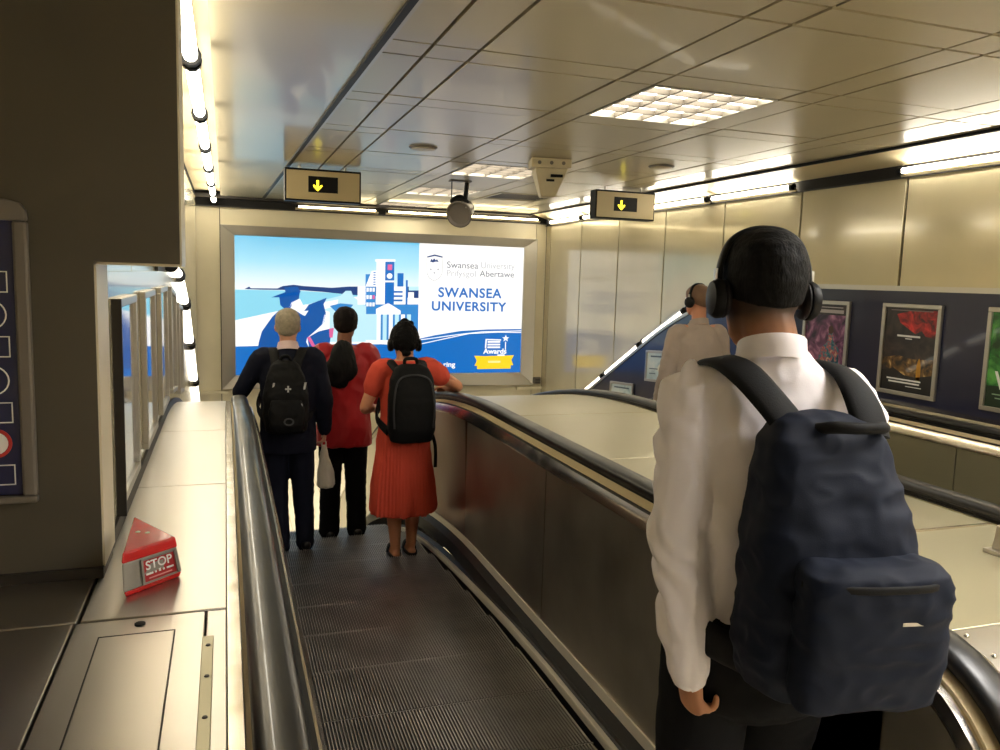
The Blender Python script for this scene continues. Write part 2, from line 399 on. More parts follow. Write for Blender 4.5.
def balustrade(t, xc, d, yn, rail_m, joints, side, pmats, zend=13.6):
    """one side: handrail on a guide, cream and chrome strips, inner panels one by one, skirt"""
    R = [(xc+x, n) for x, n in rail_profile()]
    tag(MB().sweep(R, rail_path(yn)).build('handrail', M[rail_m], t, smooth=50), 'black rubber handrail')
    X = lambda o: xc+d*o
    yv = ys(yn, zend, .25)
    def strip(name, poly, m, zf=S, yv=yv): return MB().extrude_y(poly, yv, zf).build(name, M[m], t, smooth=35)
    strip('handrail_guide', [(X(-.024), .90), (X(.024), .90), (X(.024), .926), (X(-.024), .926)], 'black')
    strip('inner_strip', [(X(.024), .905), (X(.024), .915), (X(.058), .905), (X(.058), .89)], 'cream' if d < 0 or xc > 1 else 'black')
    strip('shadow_gap', [(X(.056), .88), (X(.056), .90), (X(.064), .897), (X(.064), .88)], 'black')
    strip('chrome_moulding', [(X(.05), .84), (X(.063), .893), (X(.070), .893), (X(.086), .85), (X(.086), .838)], 'chrome')
    strip('outer_strip', [(X(-.024), .905), (X(-.024), .922), (X(-.050), .928), (X(-.050), .90)], 'cream')
    strip('outer_moulding', [(X(-.053), .90), (X(-.053), .931), (X(-.078), .931), (X(-.078), .90)], 'chrome')
    for i, (a, b) in enumerate(zip(joints, joints[1:])):
        v = ys(a+.004, b-.004, .25)
        lean = .035 if b > 5 else 0
        o = MB().rings([[(x, y+lean*(1 if z > .5 else -1)*(1 if b < zend else 0), z+S(y)) for x, z in [(X(.055), .12), (X(.075), .12), (X(.075), .845), (X(.055), .845)]] for y in v]).build('inner_panel', M[pmats[min(i, len(pmats)-1)]], t, smooth=35)
    strip('panel_foot_trim', [(X(.06), .095), (X(.06), .13), (X(.082), .13), (X(.09), .10), (X(.09), .095)], 'bright_trim')
    strip('skirt_cover', [(X(.06), .02), (X(.06), .098), (X(.088), .098), (X(.118), .06), (X(.118), -.02)], 'skirt')
    strip('skirt_panel', [(X(.10), -.3), (X(.10), .05), (X(.135), .03), (X(.135), -.3)], 'skirt', T)
    strip('skirt_brush_rail', [(X(.128), .004), (X(.128), .034), (X(.148), .034), (X(.152), .026), (X(.152), .004)], 'bright_trim', T)
    # newel end: half round panel with chrome rim
    z0 = .967-NR
    def half(rad, x0, x1): 
        pts = [(yn-rad*math.sin(a), z0+rad*math.cos(a)) for a in [math.pi*k/16 for k in range(17)]]+[(yn+.3, z0-rad), (yn+.3, z0+rad)]
        return MB().prism([(x0, a, b) for a, b in pts], [(x1, a, b) for a, b in pts])
    half(NR-.10, X(.05), X(.075)).build('newel_panel', M['steel_dark'], t, smooth=35)
    def arcstrip(name, r0, r1, x0, x1, m):
        rs = []
        for k in range(19):
            a = math.pi*k/18
            rs.append([(x0, yn-r0*math.sin(a), z0+r0*math.cos(a)), (x1, yn-r0*math.sin(a), z0+r0*math.cos(a)), (x1, yn-r1*math.sin(a), z0+r1*math.cos(a)), (x0, yn-r1*math.sin(a), z0+r1*math.cos(a))])
        return MB().rings(rs).build(name, M[m], t, smooth=50)
    arcstrip('newel_rim', NR-.05, NR-.085, X(.02), X(.085), 'chrome')
    arcstrip('newel_strip', NR-.042, NR-.052, X(-.05), X(.06), 'cream')
    arcstrip('newel_outer_rim', NR-.036, NR-.07, X(-.053), X(-.085), 'chrome')
    arcstrip('newel_core', NR-.044, NR-.12, X(-.05), X(.05), 'black')
def escalator(label, xl_, xr_, ynl, ynr, mats, rl, rr):
    t = thing('escalator', label, 'escalator', ((xl_+xr_)/2, 2.0, 0)); t.location = (0, 0, 0)
    x0 = xl_+.168; x1 = xr_-.168; me = step_mesh(x1-x0)
    for (a, z) in ST: share(me, 'step', (x0, a, z), t)
    MB().box(x0-.02, x1+.02, 1.75, 2.08, -.05, .004).build('comb_plate', M['steel_dark'], t)
    c = MB()
    n = int((x1-x0)/.025)
    for i in range(n): c.box(x0+.025*i+.004, x0+.025*i+.012, 2.06, 2.14, -.004, .003)
    tag(c.build('comb_teeth', M['alu'], t), kind='stuff')
    jl = [ynl, 2.0, 3.25, 4.5, 5.55, 6.8, 8.05, 9.3, 10.6, 12, 13.6]
    balustrade(t, xl_, 1, ynl, rl, jl, 'left', mats)
    balustrade(t, xr_, -1, ynr, rr, [ynr]+jl[1:], 'right', mats)
    return t
escalator('escalator carrying people down beside the stop button deck, dark ridged steps', .075, 1.43, .85, 1.28, ['steel_dark', 'steel_dark', 'steel_dark', 'steel_red', 'steel_pale'], 'rubber_worn', 'rubber')
escalator('second escalator between the wide pale deck and the poster panel wall', 2.45, 3.85, 1.28, 1.28, ['steel_olive', 'steel_olive', 'steel_olive', 'steel_olive', 'steel_pale'], 'rubber', 'rubber')

# ------------------------------------------------------------------ decks beside the handrails
def deck_panels(t, xa, xb, joints, z, m, thick=.02):
    for a, b in zip(joints, joints[1:]):
        MB().extrude_y([(xa, z-thick), (xb, z-thick), (xb, z), (xa, z)], ys(a+.003, b-.003, .3), S).build('deck_panel', M[m], t, smooth=30, bevel=.0025)
dk = thing('balustrade_deck', 'brushed steel deck carrying the red stop box beside the pier', 'deck')
deck_panels(dk, -.298, -.004, [1.81, 2.925, 3.935, 4.95, 5.96, 6.97, 8, 9, 10, 11, 12, 13.4], .931, 'steel')
MB().extrude_y([(-.328, .4), (-.004, .4), (-.004, .910), (-.328, .910)], ys(2.1, 13.4), S).build('deck_carcass', M['gap'], dk)
dk2 = dk; dk = thing('hatch_deck', 'brushed steel deck with an access hatch in front of the pier', 'deck')
MB().box(-1.3, -.31, .5, 1.807, .9, .931).build('deck_plate', M['steel'], dk, bevel=.003)
MB().box(-1.3, -.305, 1.813, 2.078, .9, .931).build('deck_plate', M['steel'], dk, bevel=.003)
MB().box(-.046, -.004, .5, 1.804, .9, .931).build('deck_plate', M['steel'], dk, bevel=.003)
hp = MB().box(-.305, -.049, .55, 1.804, .9, .931).build('access_hatch', M['steel'], dk, bevel=.002)
MB().box(-.249, -.108, .75, 1.716, .931, .9335).build('hatch_plate', M['steel'], hp, bevel=.001)
g = MB()
for a in ((-.2515, -.249, .75, 1.7185), (-.108, -.1055, .75, 1.7185), (-.249, -.108, 1.716, 1.7185)): g.box(a[0], a[1], a[2], a[3], .930, .9342)
g.build('hatch_joint', M['kick'], hp)
MB().lathe((-.178, 1.768, .931), (0, 0, 1), [(.011, 0), (.011, .003), (.007, .005), (.0001, .005)], 14).build('hatch_lock', M['black'], hp, smooth=40)
st = MB().box(-.052, -.030, .6, 1.665, .931, .936).build('hinge_strip', M['steel_olive'], hp, bevel=.0015)
for yq in (1.62, 1.49, 1.345, 1.2, 1.05): MB().lathe((-.040, yq, .936), (0, 0, 1), [(.005, 0), (.004, .002), (.0001, .0025)], 10).build('screw', M['kick'], st, smooth=40)
MB().extrude_y([(-.302, .90), (-.302, .96), (-.296, .96), (-.290, .938), (-.290, .90)], ys(2.25, 13.4), S).build('wall_channel', M['kick'], dk2, smooth=30)
MB().box(-1.3, -.004, .48, .5, 0, .931).box(-1.3, -1.28, .5, 2.0, 0, .9).build('deck_front', M['steel_dark'], dk)

mk = thing('balustrade_deck', 'wide pale deck between the two escalators', 'deck')
deck_panels(mk, 1.512, 2.368, [1.28, 1.885, 3.005, 4.09, 5.2, 6.3, 7.4, 8.5, 9.6, 10.7, 11.8, 13.4], .929, 'steel_olive')
MB().extrude_y([(1.512, .4), (2.368, .4), (2.368, .905), (1.512, .905)], ys(1.28, 13.4), S).build('deck_carcass', M['gap'], mk)
rs = []
for k in range(13):
    a = math.pi/2*k/12; y = 1.278-.31*math.sin(a); z = .619+.31*math.cos(a); y2 = 1.278-.29*math.sin(a); z2 = .619+.29*math.cos(a)
    rs.append([(1.512, y, z), (2.368, y, z), (2.368, y2, z2), (1.512, y2, z2)])
rs.append([(1.512, .968, 0), (2.368, .968, 0), (2.368, .988, 0), (1.512, .988, 0)])
fr = MB().rings(rs).build('deck_front', M['steel_dark'], mk, smooth=40)
for k in range(7):
    a = math.pi/2*(k+.4)/7
    for x in (1.535, 2.345): MB().ell((x, 1.278-.311*math.sin(a), .619+.311*math.cos(a)), .006, .006, .006, 8, 6).build('rivet', M['chrome'], fr, smooth=0)
MB().box(1.53, 2.36, 1.872, 1.884, .929, .934).build('joint_strip', M['chrome'], mk)
sb = thing('sensor_box', 'small steel box on the pale deck beside the navy backpack', 'box', (2.16, 1.63, .929))
b1 = MB().box(-.07, .07, -.05, .05, 0, .012).build('flange', M['steel'], sb, bevel=.002)
MB().prism([(-.055, -.036, .012), (.055, -.036, .012), (.055, .036, .012), (-.055, .036, .012)], [(-.05, -.03, .085), (.05, -.03, .085), (.05, .03, .085), (-.05, .03, .085)]).build('housing', M['steel'], sb, bevel=.004)
for q in (-.06, .06): MB().ell((q, -.042, .012), .005, .005, .003, 8, 6).build('screw', M['kick'], b1, smooth=0)
rk = thing('balustrade_deck', 'narrow steel deck under the poster panels', 'deck')
deck_panels(rk, 3.932, 4.13, [1.28, 2.4, 3.5, 4.6, 5.7, 6.8, 7.9, 9, 10.1, 11.2, 13.4], .931, 'steel_olive')
MB().extrude_y([(3.95, .2), (4.15, .2), (4.15, .905), (3.95, .905)], ys(1.28, 13.4), S).build('deck_carcass', M['gap'], rk)
MB().extrude_y([(4.09, .931), (4.09, .945), (4.14, .962), (4.14, .931)], ys(1.28, 13.4), S).build('wall_moulding', M['chrome'], rk, smooth=30)

# ------------------------------------------------------------------ navy poster panels, ledges, trough lamps
def SP(y):                                          # the panel's top follows the handrail line
    if y < 5.0: return 0.0
    if y < 7.4: return -(y-5.0)**2/(2*4.45)
    return -(2.4**2)/8.9-(y-7.4)*.52
pn = tag(MB().extrude_y([(4.14, -.25), (4.16, -.25), (4.16, 1.695), (4.14, 1.695)], ys(1.2, 11.5, .2), lambda y: SP(y)).build('trim_10', M['navy'], None, smooth=30), kind='structure')
tag(MB().extrude_y([(4.132, 1.69), (4.132, 1.705), (4.285, 1.705), (4.285, 1.69)], ys(1.2, 11.5, .2), SP).build('trim_11', M['ledge'], None, smooth=30), kind='structure')
tag(MB().extrude_y([(4.128, 1.675), (4.128, 1.708), (4.142, 1.708), (4.142, 1.675)], ys(1.2, 11.5, .2), SP).build('trim_12', M['alu'], None, smooth=30), kind='structure')
tag(MB().extrude_y([(4.24, 1.705), (4.24, 1.84), (4.26, 1.84), (4.26, 1.705)], ys(5.8, 11.5, .2), SP).build('trim_13', M['alu'], None, smooth=30), kind='structure')
lp = tag(MB().extrude_y([(-.336, -.25), (-.304, -.25), (-.304, 1.665), (-.336, 1.665)], ys(2.245, 11.5, .2), SP).build('trim_14', M['wallp'], None, smooth=30), kind='structure')
for a in (5.9, 6.75, 7.6, 8.45, 9.3):
    b = a+.80
    batten('trough_lamp', 'fluorescent tube in the sloping trough above the navy poster panel', (4.195, a, 1.77+SP(a)), (4.195, b, 1.77+SP(b)), 'trough lamps on right slope', m='tube_slope', r=.022, body=False)
for a in (4.9, 5.75, 6.6, 7.45, 8.3, 9.15):
    b = a+.80
    batten('trough_lamp', 'fluorescent tube on the sloping left ledge beside the pier notch', (-.29, a, 1.70+SP(a)), (-.29, b, 1.70+SP(b)), 'trough lamps on left slope', m='tube_slope', r=.028, body=False)
MB_ = MB().extrude_y([(-.325, 1.665), (-.325, 1.75), (-.318, 1.75), (-.318, 1.665)], ys(4.4, 11.0, .2), SP).build('trim_15', M['kick'], None, smooth=30); tag(MB_, kind='structure')

FR = {}
def poster(label, x, y0, z0, art, d, wp=.465, hp_=.59, slope=0.0, group=None, glass='alu'):
    """framed poster on a wall parallel to y; art(t, face x) adds the print; d=-1 faces -x"""
    t = thing('poster_frame', label, 'poster', (x, y0, z0), 0, group)
    f = .026
    for a in ((0, wp, 0, f), (0, wp, hp_-f, hp_), (0, f, f, hp_-f), (wp-f, wp, f, hp_-f)):
        q = MB().box(min(0, d*.022), max(0, d*.022), a[0], a[1], a[2], a[3])
        if slope: q.v = [(X_, Y_, Z_+slope*Y_) for X_, Y_, Z_ in q.v]
        q.build('frame_bar', M[glass], t, bevel=.003)
    art(t, d*.010, f, wp-f, f, hp_-f, slope)
    return t
def flat(t, name, x, pts, m, slope=0.0, th=.001):
    return MB().prism([(x, a, b+slope*a) for a, b in pts], [(x+th, a, b+slope*a) for a, b in pts]).build(name, m, t)
def artmat(name, stops, scale=5, rough=.3, axis='Z', dist=1.5, lo=.35, hi=.68):
    if name in MATS: return MATS[name]
    m = bpy.data.materials.new(name); MATS[name] = m; m.use_nodes = True; nt = m.node_tree; b = nt.nodes['Principled BSDF']
    b.inputs['Roughness'].default_value = rough; b.inputs['Coat Weight'].default_value = .3
    tc = nt.nodes.new('ShaderNodeTexCoord'); n = nt.nodes.new('ShaderNodeTexNoise'); n.inputs['Scale'].default_value = scale
    n.inputs['Detail'].default_value = 6; n.inputs['Distortion'].default_value = dist
    r = nt.nodes.new('ShaderNodeValToRGB'); e = r.color_ramp.elements
    e[0].position = lo; e[0].color = (*lin(stops[0]), 1); e[1].position = hi; e[1].color = (*lin(stops[-1]), 1)
    for i, s_ in enumerate(stops[1:-1]):
        q = e.new(lo+(hi-lo)*(i+1)/(len(stops)-1)); q.color = (*lin(s_), 1)
    nt.links.new(tc.outputs['Object'], n.inputs['Vector']); nt.links.new(n.outputs['Fac'], r.inputs['Fac']); nt.links.new(r.outputs['Color'], b.inputs['Base Color'])
    return m
def blob(cy, cz, ry, rz, n=14, j=.18, seed=0):
    rr = random.Random(seed); return [(cy+ry*math.cos(2*math.pi*i/n)*(1+rr.uniform(-j, j)), cz+rz*math.sin(2*math.pi*i/n)*(1+rr.uniform(-j, j))) for i in range(n)]
# prints: seen from the escalator y grows to the left of the picture, so u runs from far (left) to near (right)
def UV(x0, x1, z0, z1): return lambda u, v: (x1-(x1-x0)*u, z0+(z1-z0)*v)
def lines(t, x, uv, rows, m, slope=0):
    for (u0, u1, v, h) in rows: flat(t, 'print_line', x, [uv(u0, v), uv(u1, v), uv(u1, v+h), uv(u0, v+h)], m, slope)
def art_red(t, x, a, b, c, d, s):
    uv = UV(a, b, c, d); Pp = lambda L: [uv(u, v) for u, v in L]
    flat(t, 'print', x, Pp([(0, 0), (1, 0), (1, 1), (0, 1)]), artmat('art_dark', [(14, 12, 14), (42, 34, 34), (66, 52, 46)], 6), s)
    e = -.0006
    flat(t, 'print_cloud', x+e, Pp([(.22, .92), (.5, .97), (.98, .98), (1, .66), (.8, .68), (.72, .74), (.6, .70), (.45, .76), (.3, .82)]), artmat('art_red_cloud', [(60, 8, 10), (150, 20, 22), (222, 52, 48)], 13), s)
    flat(t, 'print_sky', x+e, Pp([(.0, .38), (.3, .43), (.6, .40), (1, .42), (1, .22), (.6, .18), (.2, .24), (0, .30)]), artmat('art_gold', [(40, 30, 20), (120, 88, 40), (226, 190, 120)], 11, lo=.4, hi=.75), s)
    flat(t, 'print_tower', x+2*e, Pp([(.68, .16), (.76, .16), (.76, .33), (.735, .39), (.72, .42), (.70, .39), (.68, .33)]), mat('art_tower', (196, 140, 40), .4), s)
    flat(t, 'print_ground', x+2*e, Pp([(0, .23), (.25, .27), (.45, .2), (.68, .19), (1, .24), (1, 0), (0, 0)]), artmat('art_ground', [(10, 10, 12), (26, 24, 24)], 8), s)
    lines(t, x+3*e, uv, [(.26, .70, .655, .022), (.42, .55, .63, .01), (.12, .78, .135, .018), (.16, .76, .10, .018), (.5, .8, .065, .009)], M['white'], s)
    lines(t, x+2*e, uv, [(.1, .9, .965, .01)], mat('art_dim', (120, 110, 108), .5), s)
def art_purple(t, x, a, b, c, d, s):
    uv = UV(a, b, c, d); Pp = lambda L: [uv(u, v) for u, v in L]; e = -.0006
    flat(t, 'print', x, Pp([(0, 0), (1, 0), (1, 1), (0, 1)]), artmat('art_purple', [(40, 22, 44), (112, 62, 98), (190, 130, 160)], 8), s)
    flat(t, 'print_band', x+e, Pp([(0, .86), (1, .86), (1, 1), (0, 1)]), artmat('art_dark', [(14, 12, 14), (42, 34, 34), (66, 52, 46)], 6), s)
    flat(t, 'print_figure', x+2*e, Pp([(.35, .10), (.9, .10), (.86, .42), (.72, .52), (.70, .62), (.60, .62), (.58, .50), (.42, .40)]), artmat('art_figure', [(24, 60, 84), (60, 130, 140), (170, 50, 70), (210, 190, 160)], 26), s)
    flat(t, 'print_head', x+3*e, Pp(blob(.65, .66, .06, .06, seed=3)), mat('art_head', (70, 44, 34), .5), s)
    lines(t, x+3*e, uv, [(.25, .92, .885, .045), (.2, .9, .955, .012)], mat('art_dim2', (170, 160, 160), .5), s)
def art_green(t, x, a, b, c, d, s):
    uv = UV(a, b, c, d); Pp = lambda L: [uv(u, v) for u, v in L]; e = -.0006
    flat(t, 'print', x, Pp([(0, 0), (1, 0), (1, 1), (0, 1)]), artmat('art_green', [(14, 60, 24), (40, 116, 44), (96, 176, 80)], 7), s)
    flat(t, 'print_shade', x+e, Pp(blob(.42, .60, .22, .17, seed=5, j=.06)), mat('art_black_green', (10, 24, 14), .4), s)
    flat(t, 'print_face', x+2*e, Pp(blob(.46, .58, .15, .13, seed=6, j=.05)), mat('art_face_green', (88, 160, 76), .4), s)
    flat(t, 'print_ground', x+e, Pp([(0, 0), (1, 0), (1, .2), (.5, .24), (0, .22)]), mat('art_deep_green', (12, 40, 20), .4), s)
    o = text('print_letter', 'W', .14, (x-.0014, uv(.12, .2)[0], uv(.12, .2)[1]), (math.pi/2, 0, -math.pi/2), M['white'], t, bold=.002, ext=.0004)
    lines(t, x+2*e, uv, [(.1, .8, .13, .012), (.15, .75, .09, .012)], mat('art_dim3', (150, 180, 150), .5), s)
def art_pale(t, x, a, b, c, d, s):
    uv = UV(a, b, c, d); Pp = lambda L: [uv(u, v) for u, v in L]; e = -.0006
    flat(t, 'print', x, Pp([(0, 0), (1, 0), (1, 1), (0, 1)]), artmat('art_pale', [(150, 176, 186), (196, 214, 218), (222, 230, 228)], 4), s)
    flat(t, 'print_disc', x+e, Pp(blob(.68, .42, .2, .2, j=.03, seed=2)), mat('art_disc', (226, 222, 206), .4), s)
    lines(t, x+2*e, uv, [(.15, .85, .84, .06), (.12, .5, .38, .035), (.12, .4, .2, .03)], mat('art_slate', (72, 92, 112), .5), s)
def art_mirror(t, x, a, b, c, d, s):
    uv = UV(a, b, c, d)
    flat(t, 'print', x, [uv(0, 0), uv(1, 0), uv(1, 1), uv(0, 1)], mat('print_glass_pale', (176, 176, 184), .08, coat=1.0), s)
PX = 4.139
poster('framed poster of red clouds over a dark gold landscape', PX, 3.745, 1.005, art_red, -1)
poster('framed purple poster of a patterned figure beside the headphoned man', PX, 4.51, 1.0, art_purple, -1)
poster('framed green poster on the navy panel', PX, 2.965, 1.01, art_green, -1)
poster('framed green and black poster nearer the hall on the navy panel', PX, 2.185, 1.01, art_green, -1)
poster('framed dark poster hidden behind the headphoned man', PX, 5.315, .96, art_red, -1, slope=-.12)
poster('pale blue framed poster on the sloping part of the navy panel', PX, 6.84, .70, art_pale, -1, wp=.49, hp_=.32, slope=-.07)
poster('cream framed poster lowest on the sloping navy panel', PX, 7.57, .29, art_pale, -1, wp=.54, hp_=.31, slope=-.07)
lab = ['first framed poster inside the pier notch', 'second framed poster inside the pier notch', 'third framed poster inside the pier notch', 'fourth framed poster inside the pier notch', 'fifth framed poster inside the pier notch']
for k in range(5):
    y0 = 2.50+.77*k
    t = poster(lab[k], -.304, y0, .99+S(y0+.23)+(.035 if k > 2 else 0), art_mirror, 1, slope=0.0 if k < 3 else -.1, hp_=.60, glass='alu')
    if k == 0: MB().box(0, .026, -.012, -.001, -.03, .6).build('frame_edge', M['kick'], t)

# ------------------------------------------------------------------ the lit advert on the end wall
bb = thing('advert_lightbox', 'large lit university advert on the end wall above the escalators', 'billboard', (0, YE, .2))
bb.location = (0, 0, 0)
AX0, AX1, AZ0, AZ1 = .115, 3.945, .365, 2.112
def em(name, rgb, k=1.0): return mat('print_'+name, rgb, .35, emit=BOARD*k)
fw = [((-.05, 2.235), (4.13, 2.235), (AX1, AZ1), (AX0, AZ1)), ((-.05, .19), (AX0, AZ0), (AX1, AZ0), (4.13, .19)),
      ((-.05, .19), (-.05, 2.235), (AX0, AZ1), (AX0, AZ0)), ((4.13, .19), (AX1, AZ0), (AX1, AZ1), (4.13, 2.235))]
for q in fw:
    c = [Vector((a, 0, b)) for a, b in q]
    outer = lambda p: (abs(p.x+.05) < .01 or abs(p.x-4.13) < .01)
    MB().prism([(p.x, YE-(.075 if outer(p) else .05), p.z) for p in c], [(p.x, YE-.001, p.z) for p in c]).build('frame_bar', M['alu'], bb, bevel=.004)
# artboard units: u along the print, v measured from its bottom, 0..1
def A(a, b):                                     # artboard grid 1337 x 647, origin top left
    top = 28+(a-23)*.0386
    u = (a-23)/1337.0; u = u*(1-.136*(1-u)); return (AX0+(AX1-AX0)*u, AZ0+(AZ1-AZ0)*(1-(b-top)/(675-.005*(a-23)-top)))
LAY = [0]
def art(name, pts, m, lay):
    y = YE-.030-.0012*lay
    p = [A(*q) for q in pts]
    return MB().prism([(a, y, b) for a, b in p], [(a, y+.001, b) for a, b in p]).build(name, m, bb)
def rect(name, a0, b0, a1, b1, m, lay): return art(name, [(a0, b0), (a1, b0), (a1, b1), (a0, b1)], m, lay)
def skymat():
    m = bpy.data.materials.new('print_sky'); m.use_nodes = True; nt = m.node_tree; b = nt.nodes['Principled BSDF']
    tc = nt.nodes.new('ShaderNodeTexCoord'); sp = nt.nodes.new('ShaderNodeSeparateXYZ'); r = nt.nodes.new('ShaderNodeValToRGB'); mr = nt.nodes.new('ShaderNodeMapRange')
    mr.inputs['From Min'].default_value = 1.42; mr.inputs['From Max'].default_value = AZ1
    nt.links.new(tc.outputs['Object'], sp.inputs[0]); nt.links.new(sp.outputs['Z'], mr.inputs['Value']); nt.links.new(mr.outputs['Result'], r.inputs['Fac'])
    e = r.color_ramp.elements; e[0].color = (*lin((246, 250, 252)), 1); e[1].color = (*lin((84, 188, 228)), 1)
    q = e.new(.55); q.color = (*lin((150, 218, 242)), 1)
    nt.links.new(r.outputs['Color'], b.inputs['Emission Color']); b.inputs['Emission Strength'].default_value = BOARD; b.inputs['Base Color'].default_value = (.2, .2, .2, 1); b.inputs['Roughness'].default_value = .35
    return m
W_ = em('white', (250, 250, 250)); B_ = em('blue', (10, 104, 188)); DB = em('deep_blue', (10, 82, 160)); CY = em('cyan', (136, 208, 232)); LC = em('light_cyan', (184, 226, 240)); NB = em('navy_blue', (24, 60, 120)); PK = em('pink', (214, 96, 150))
MBL = em('mid_blue', (48, 130, 200)); YW = em('yellow', (250, 206, 30)); GR = em('grey', (104, 110, 122)); LG = em('light_grey', (182, 186, 192))
MB().box(AX0-.03, AX1+.03, YE-.028, YE-.012, AZ0-.03, AZ1+.03).build('screen', W_, bb)
art('print_sky', [(23, 28), (882, 61), (882, 300), (23, 300)], skymat(), 1)
art('print_sea', [(23, 276), (330, 282), (620, 300), (620, 420), (23, 420)], CY, 2)
art('print_hill', [(68, 274), (92, 262), (98, 270), (225, 271), (250, 260), (300, 254), (350, 260), (480, 268), (560, 262), (882, 262), (882, 316), (560, 300), (450, 288), (330, 279), (150, 277)], NB, 3)
art('print_beach', [(23, 418), (225, 376), (360, 345), (480, 318), (640, 306), (640, 530), (23, 530)], W_, 3)
art('print_pale', [(360, 345), (520, 305), (545, 282), (570, 282), (580, 310), (640, 350), (640, 520), (470, 520), (470, 380)], LC, 4)
art('print_light', [(340, 350), (470, 330), (510, 322), (505, 350), (400, 380), (340, 390)], W_, 5)
rect('print_base', 610, 345, 882, 512, MBL, 4)
art('print_white_row', [(610, 345), (640, 352), (640, 512), (600, 512), (600, 360)], LC, 5)
rect('print_block', 600, 262, 640, 346, W_, 5); rect('print_block', 636, 205, 684, 345, MBL, 5)
for r in range(3):
    for c in range(3): rect('print_window', 641+c*14, 268+r*34, 651+c*14, 286+r*34, (PK if (r, c) == (1, 2) else W_), 6)
art('print_gable', [(636, 262), (664, 190), (684, 188), (684, 262)], W_, 6)
for k in range(6): rect('print_slot', 672, 195+k*11, 682, 200+k*11, B_, 7)
rect('print_tower_face', 686, 146, 726, 345, W_, 6); rect('print_tower_side', 726, 146, 768, 345, B_, 6); rect('print_tower_cap', 680, 136, 772, 147, W_, 7)
rect('print_pink', 737, 160, 758, 186, PK, 7); rect('print_band', 726, 234, 768, 242, W_, 7)
art('print_disc', [(747+13*math.cos(i*.42), 213+13*math.sin(i*.42)) for i in range(15)], W_, 7)
rect('print_block', 783, 200, 811, 262, B_, 5); rect('print_block', 768, 262, 822, 345, W_, 5)
for k in range(3): rect('print_slot', 768, 282+k*20, 808, 291+k*20, B_, 6)
rect('print_mast', 822, 232, 831, 345, B_, 5); rect('print_block', 834, 288, 860, 342, W_, 5); rect('print_block', 836, 262, 882, 280, LC, 5)
art('print_hall_roof', [(686, 392), (686, 366), (742, 338), (800, 374), (800, 392)], W_, 6)
rect('print_hall', 640, 390, 690, 512, LC, 6)
for k in range(6): rect('print_column', 690+k*28, 392, 708+k*28, 514, (W_ if k % 2 == 0 else LC), 6)
art('print_tree', [(470, 352), (520, 340), (580, 346), (560, 372), (500, 380)], MBL, 6)
# graduates
art('print_gown', [(118, 640), (135, 520), (150, 470), (200, 402), (232, 372), (300, 366), (345, 395), (395, 410), (372, 470), (360, 520), (420, 640)], DB, 7)
art('print_cap', [(196, 312), (262, 288), (258, 266), (318, 262), (334, 284), (326, 300), (240, 312)], DB, 8)
art('print_hair', [(232, 300), (330, 286), (326, 318), (300, 334), (288, 360), (262, 368), (238, 348)], DB, 8)
art('print_face', [(290, 336), (330, 318), (344, 345), (330, 372), (292, 372), (280, 358)], W_, 8)
art('print_cap', [(350, 376), (372, 346), (456, 314), (448, 332), (436, 352), (380, 372)], DB, 9)
art('print_hair', [(372, 372), (440, 340), (452, 384), (448, 428), (410, 462), (366, 500), (324, 470), (340, 420)], DB, 9)
art('print_face', [(445, 392), (462, 400), (462, 440), (430, 470), (400, 474), (436, 434)], W_, 9)
art('print_gown', [(366, 500), (420, 470), (482, 456), (470, 530), (440, 600), (380, 590)], DB, 9)
art('print_hood', [(364, 500), (378, 494), (406, 542), (392, 548)], PK, 10); art('print_hood', [(468, 458), (490, 454), (484, 500), (470, 500)], PK, 10)
# blue wave along the foot, with its white lines
wave = [(23, 540), (130, 538), (300, 560), (420, 545), (560, 530), (700, 532), (800, 524), (880, 508), (960, 490), (1080, 470), (1200, 463), (1359, 461)]
art('print_wave', wave+[(1360, 690), (23, 690)], B_, 6)
def ribbon(pts, h): return pts+[(a, b+h) for a, b in reversed(pts)]
art('print_line', ribbon([(23, 516), (130, 516)], 6), W_, 8); art('print_line', ribbon([(23, 530), (130, 524)], 5), W_, 8)
art('print_line', ribbon([(640, 522), (800, 534), (900, 528), (1000, 506), (1120, 480), (1250, 474), (1359, 476)], 4), W_, 8)
art('print_line', ribbon([(640, 512), (800, 520), (920, 506), (1060, 486), (1180, 472), (1359, 468)], 4), W_, 8)
art('print_white', [(882, 61), (1359, 79), (1359, 461), (1200, 463), (1080, 470), (960, 490), (882, 507)], W_, 5)
def word(name, body, a0, a1, base, cap, m, bold=0.0, lay=9):
    x0, z0 = A(a0, base); x1, _ = A(a1, base); _, z1 = A(a0, base-cap)
    text(name, body, (z1-z0)/.70, (x0, YE-.030-.0012*lay, z0), (math.pi/2, 0, 0), m, bb, bold=bold, ext=.0004, width=x1-x0)
C5 = 797
word('lettering', 'SWANSEA', C5+175, C5+466, 309, 44, B_, .0045); word('lettering', 'UNIVERSITY', C5+146, C5+490, 372, 42, B_, .0045)
word('lettering', 'Swansea', C5+212, C5+355, 174, 30, GR, .0); word('lettering', 'University', C5+368, C5+522, 176, 30, LG)
word('lettering', 'Prifysgol', C5+212, C5+345, 212, 28, LG); word('lettering', 'Abertawe', C5+362, C5+520, 214, 28, GR)
word('lettering', 'ring', C5+206, C5+260, 640, 24, W_, .002)
word('lettering', 'Awards', C5+388, C5+496, 578, 24, W_, .003)
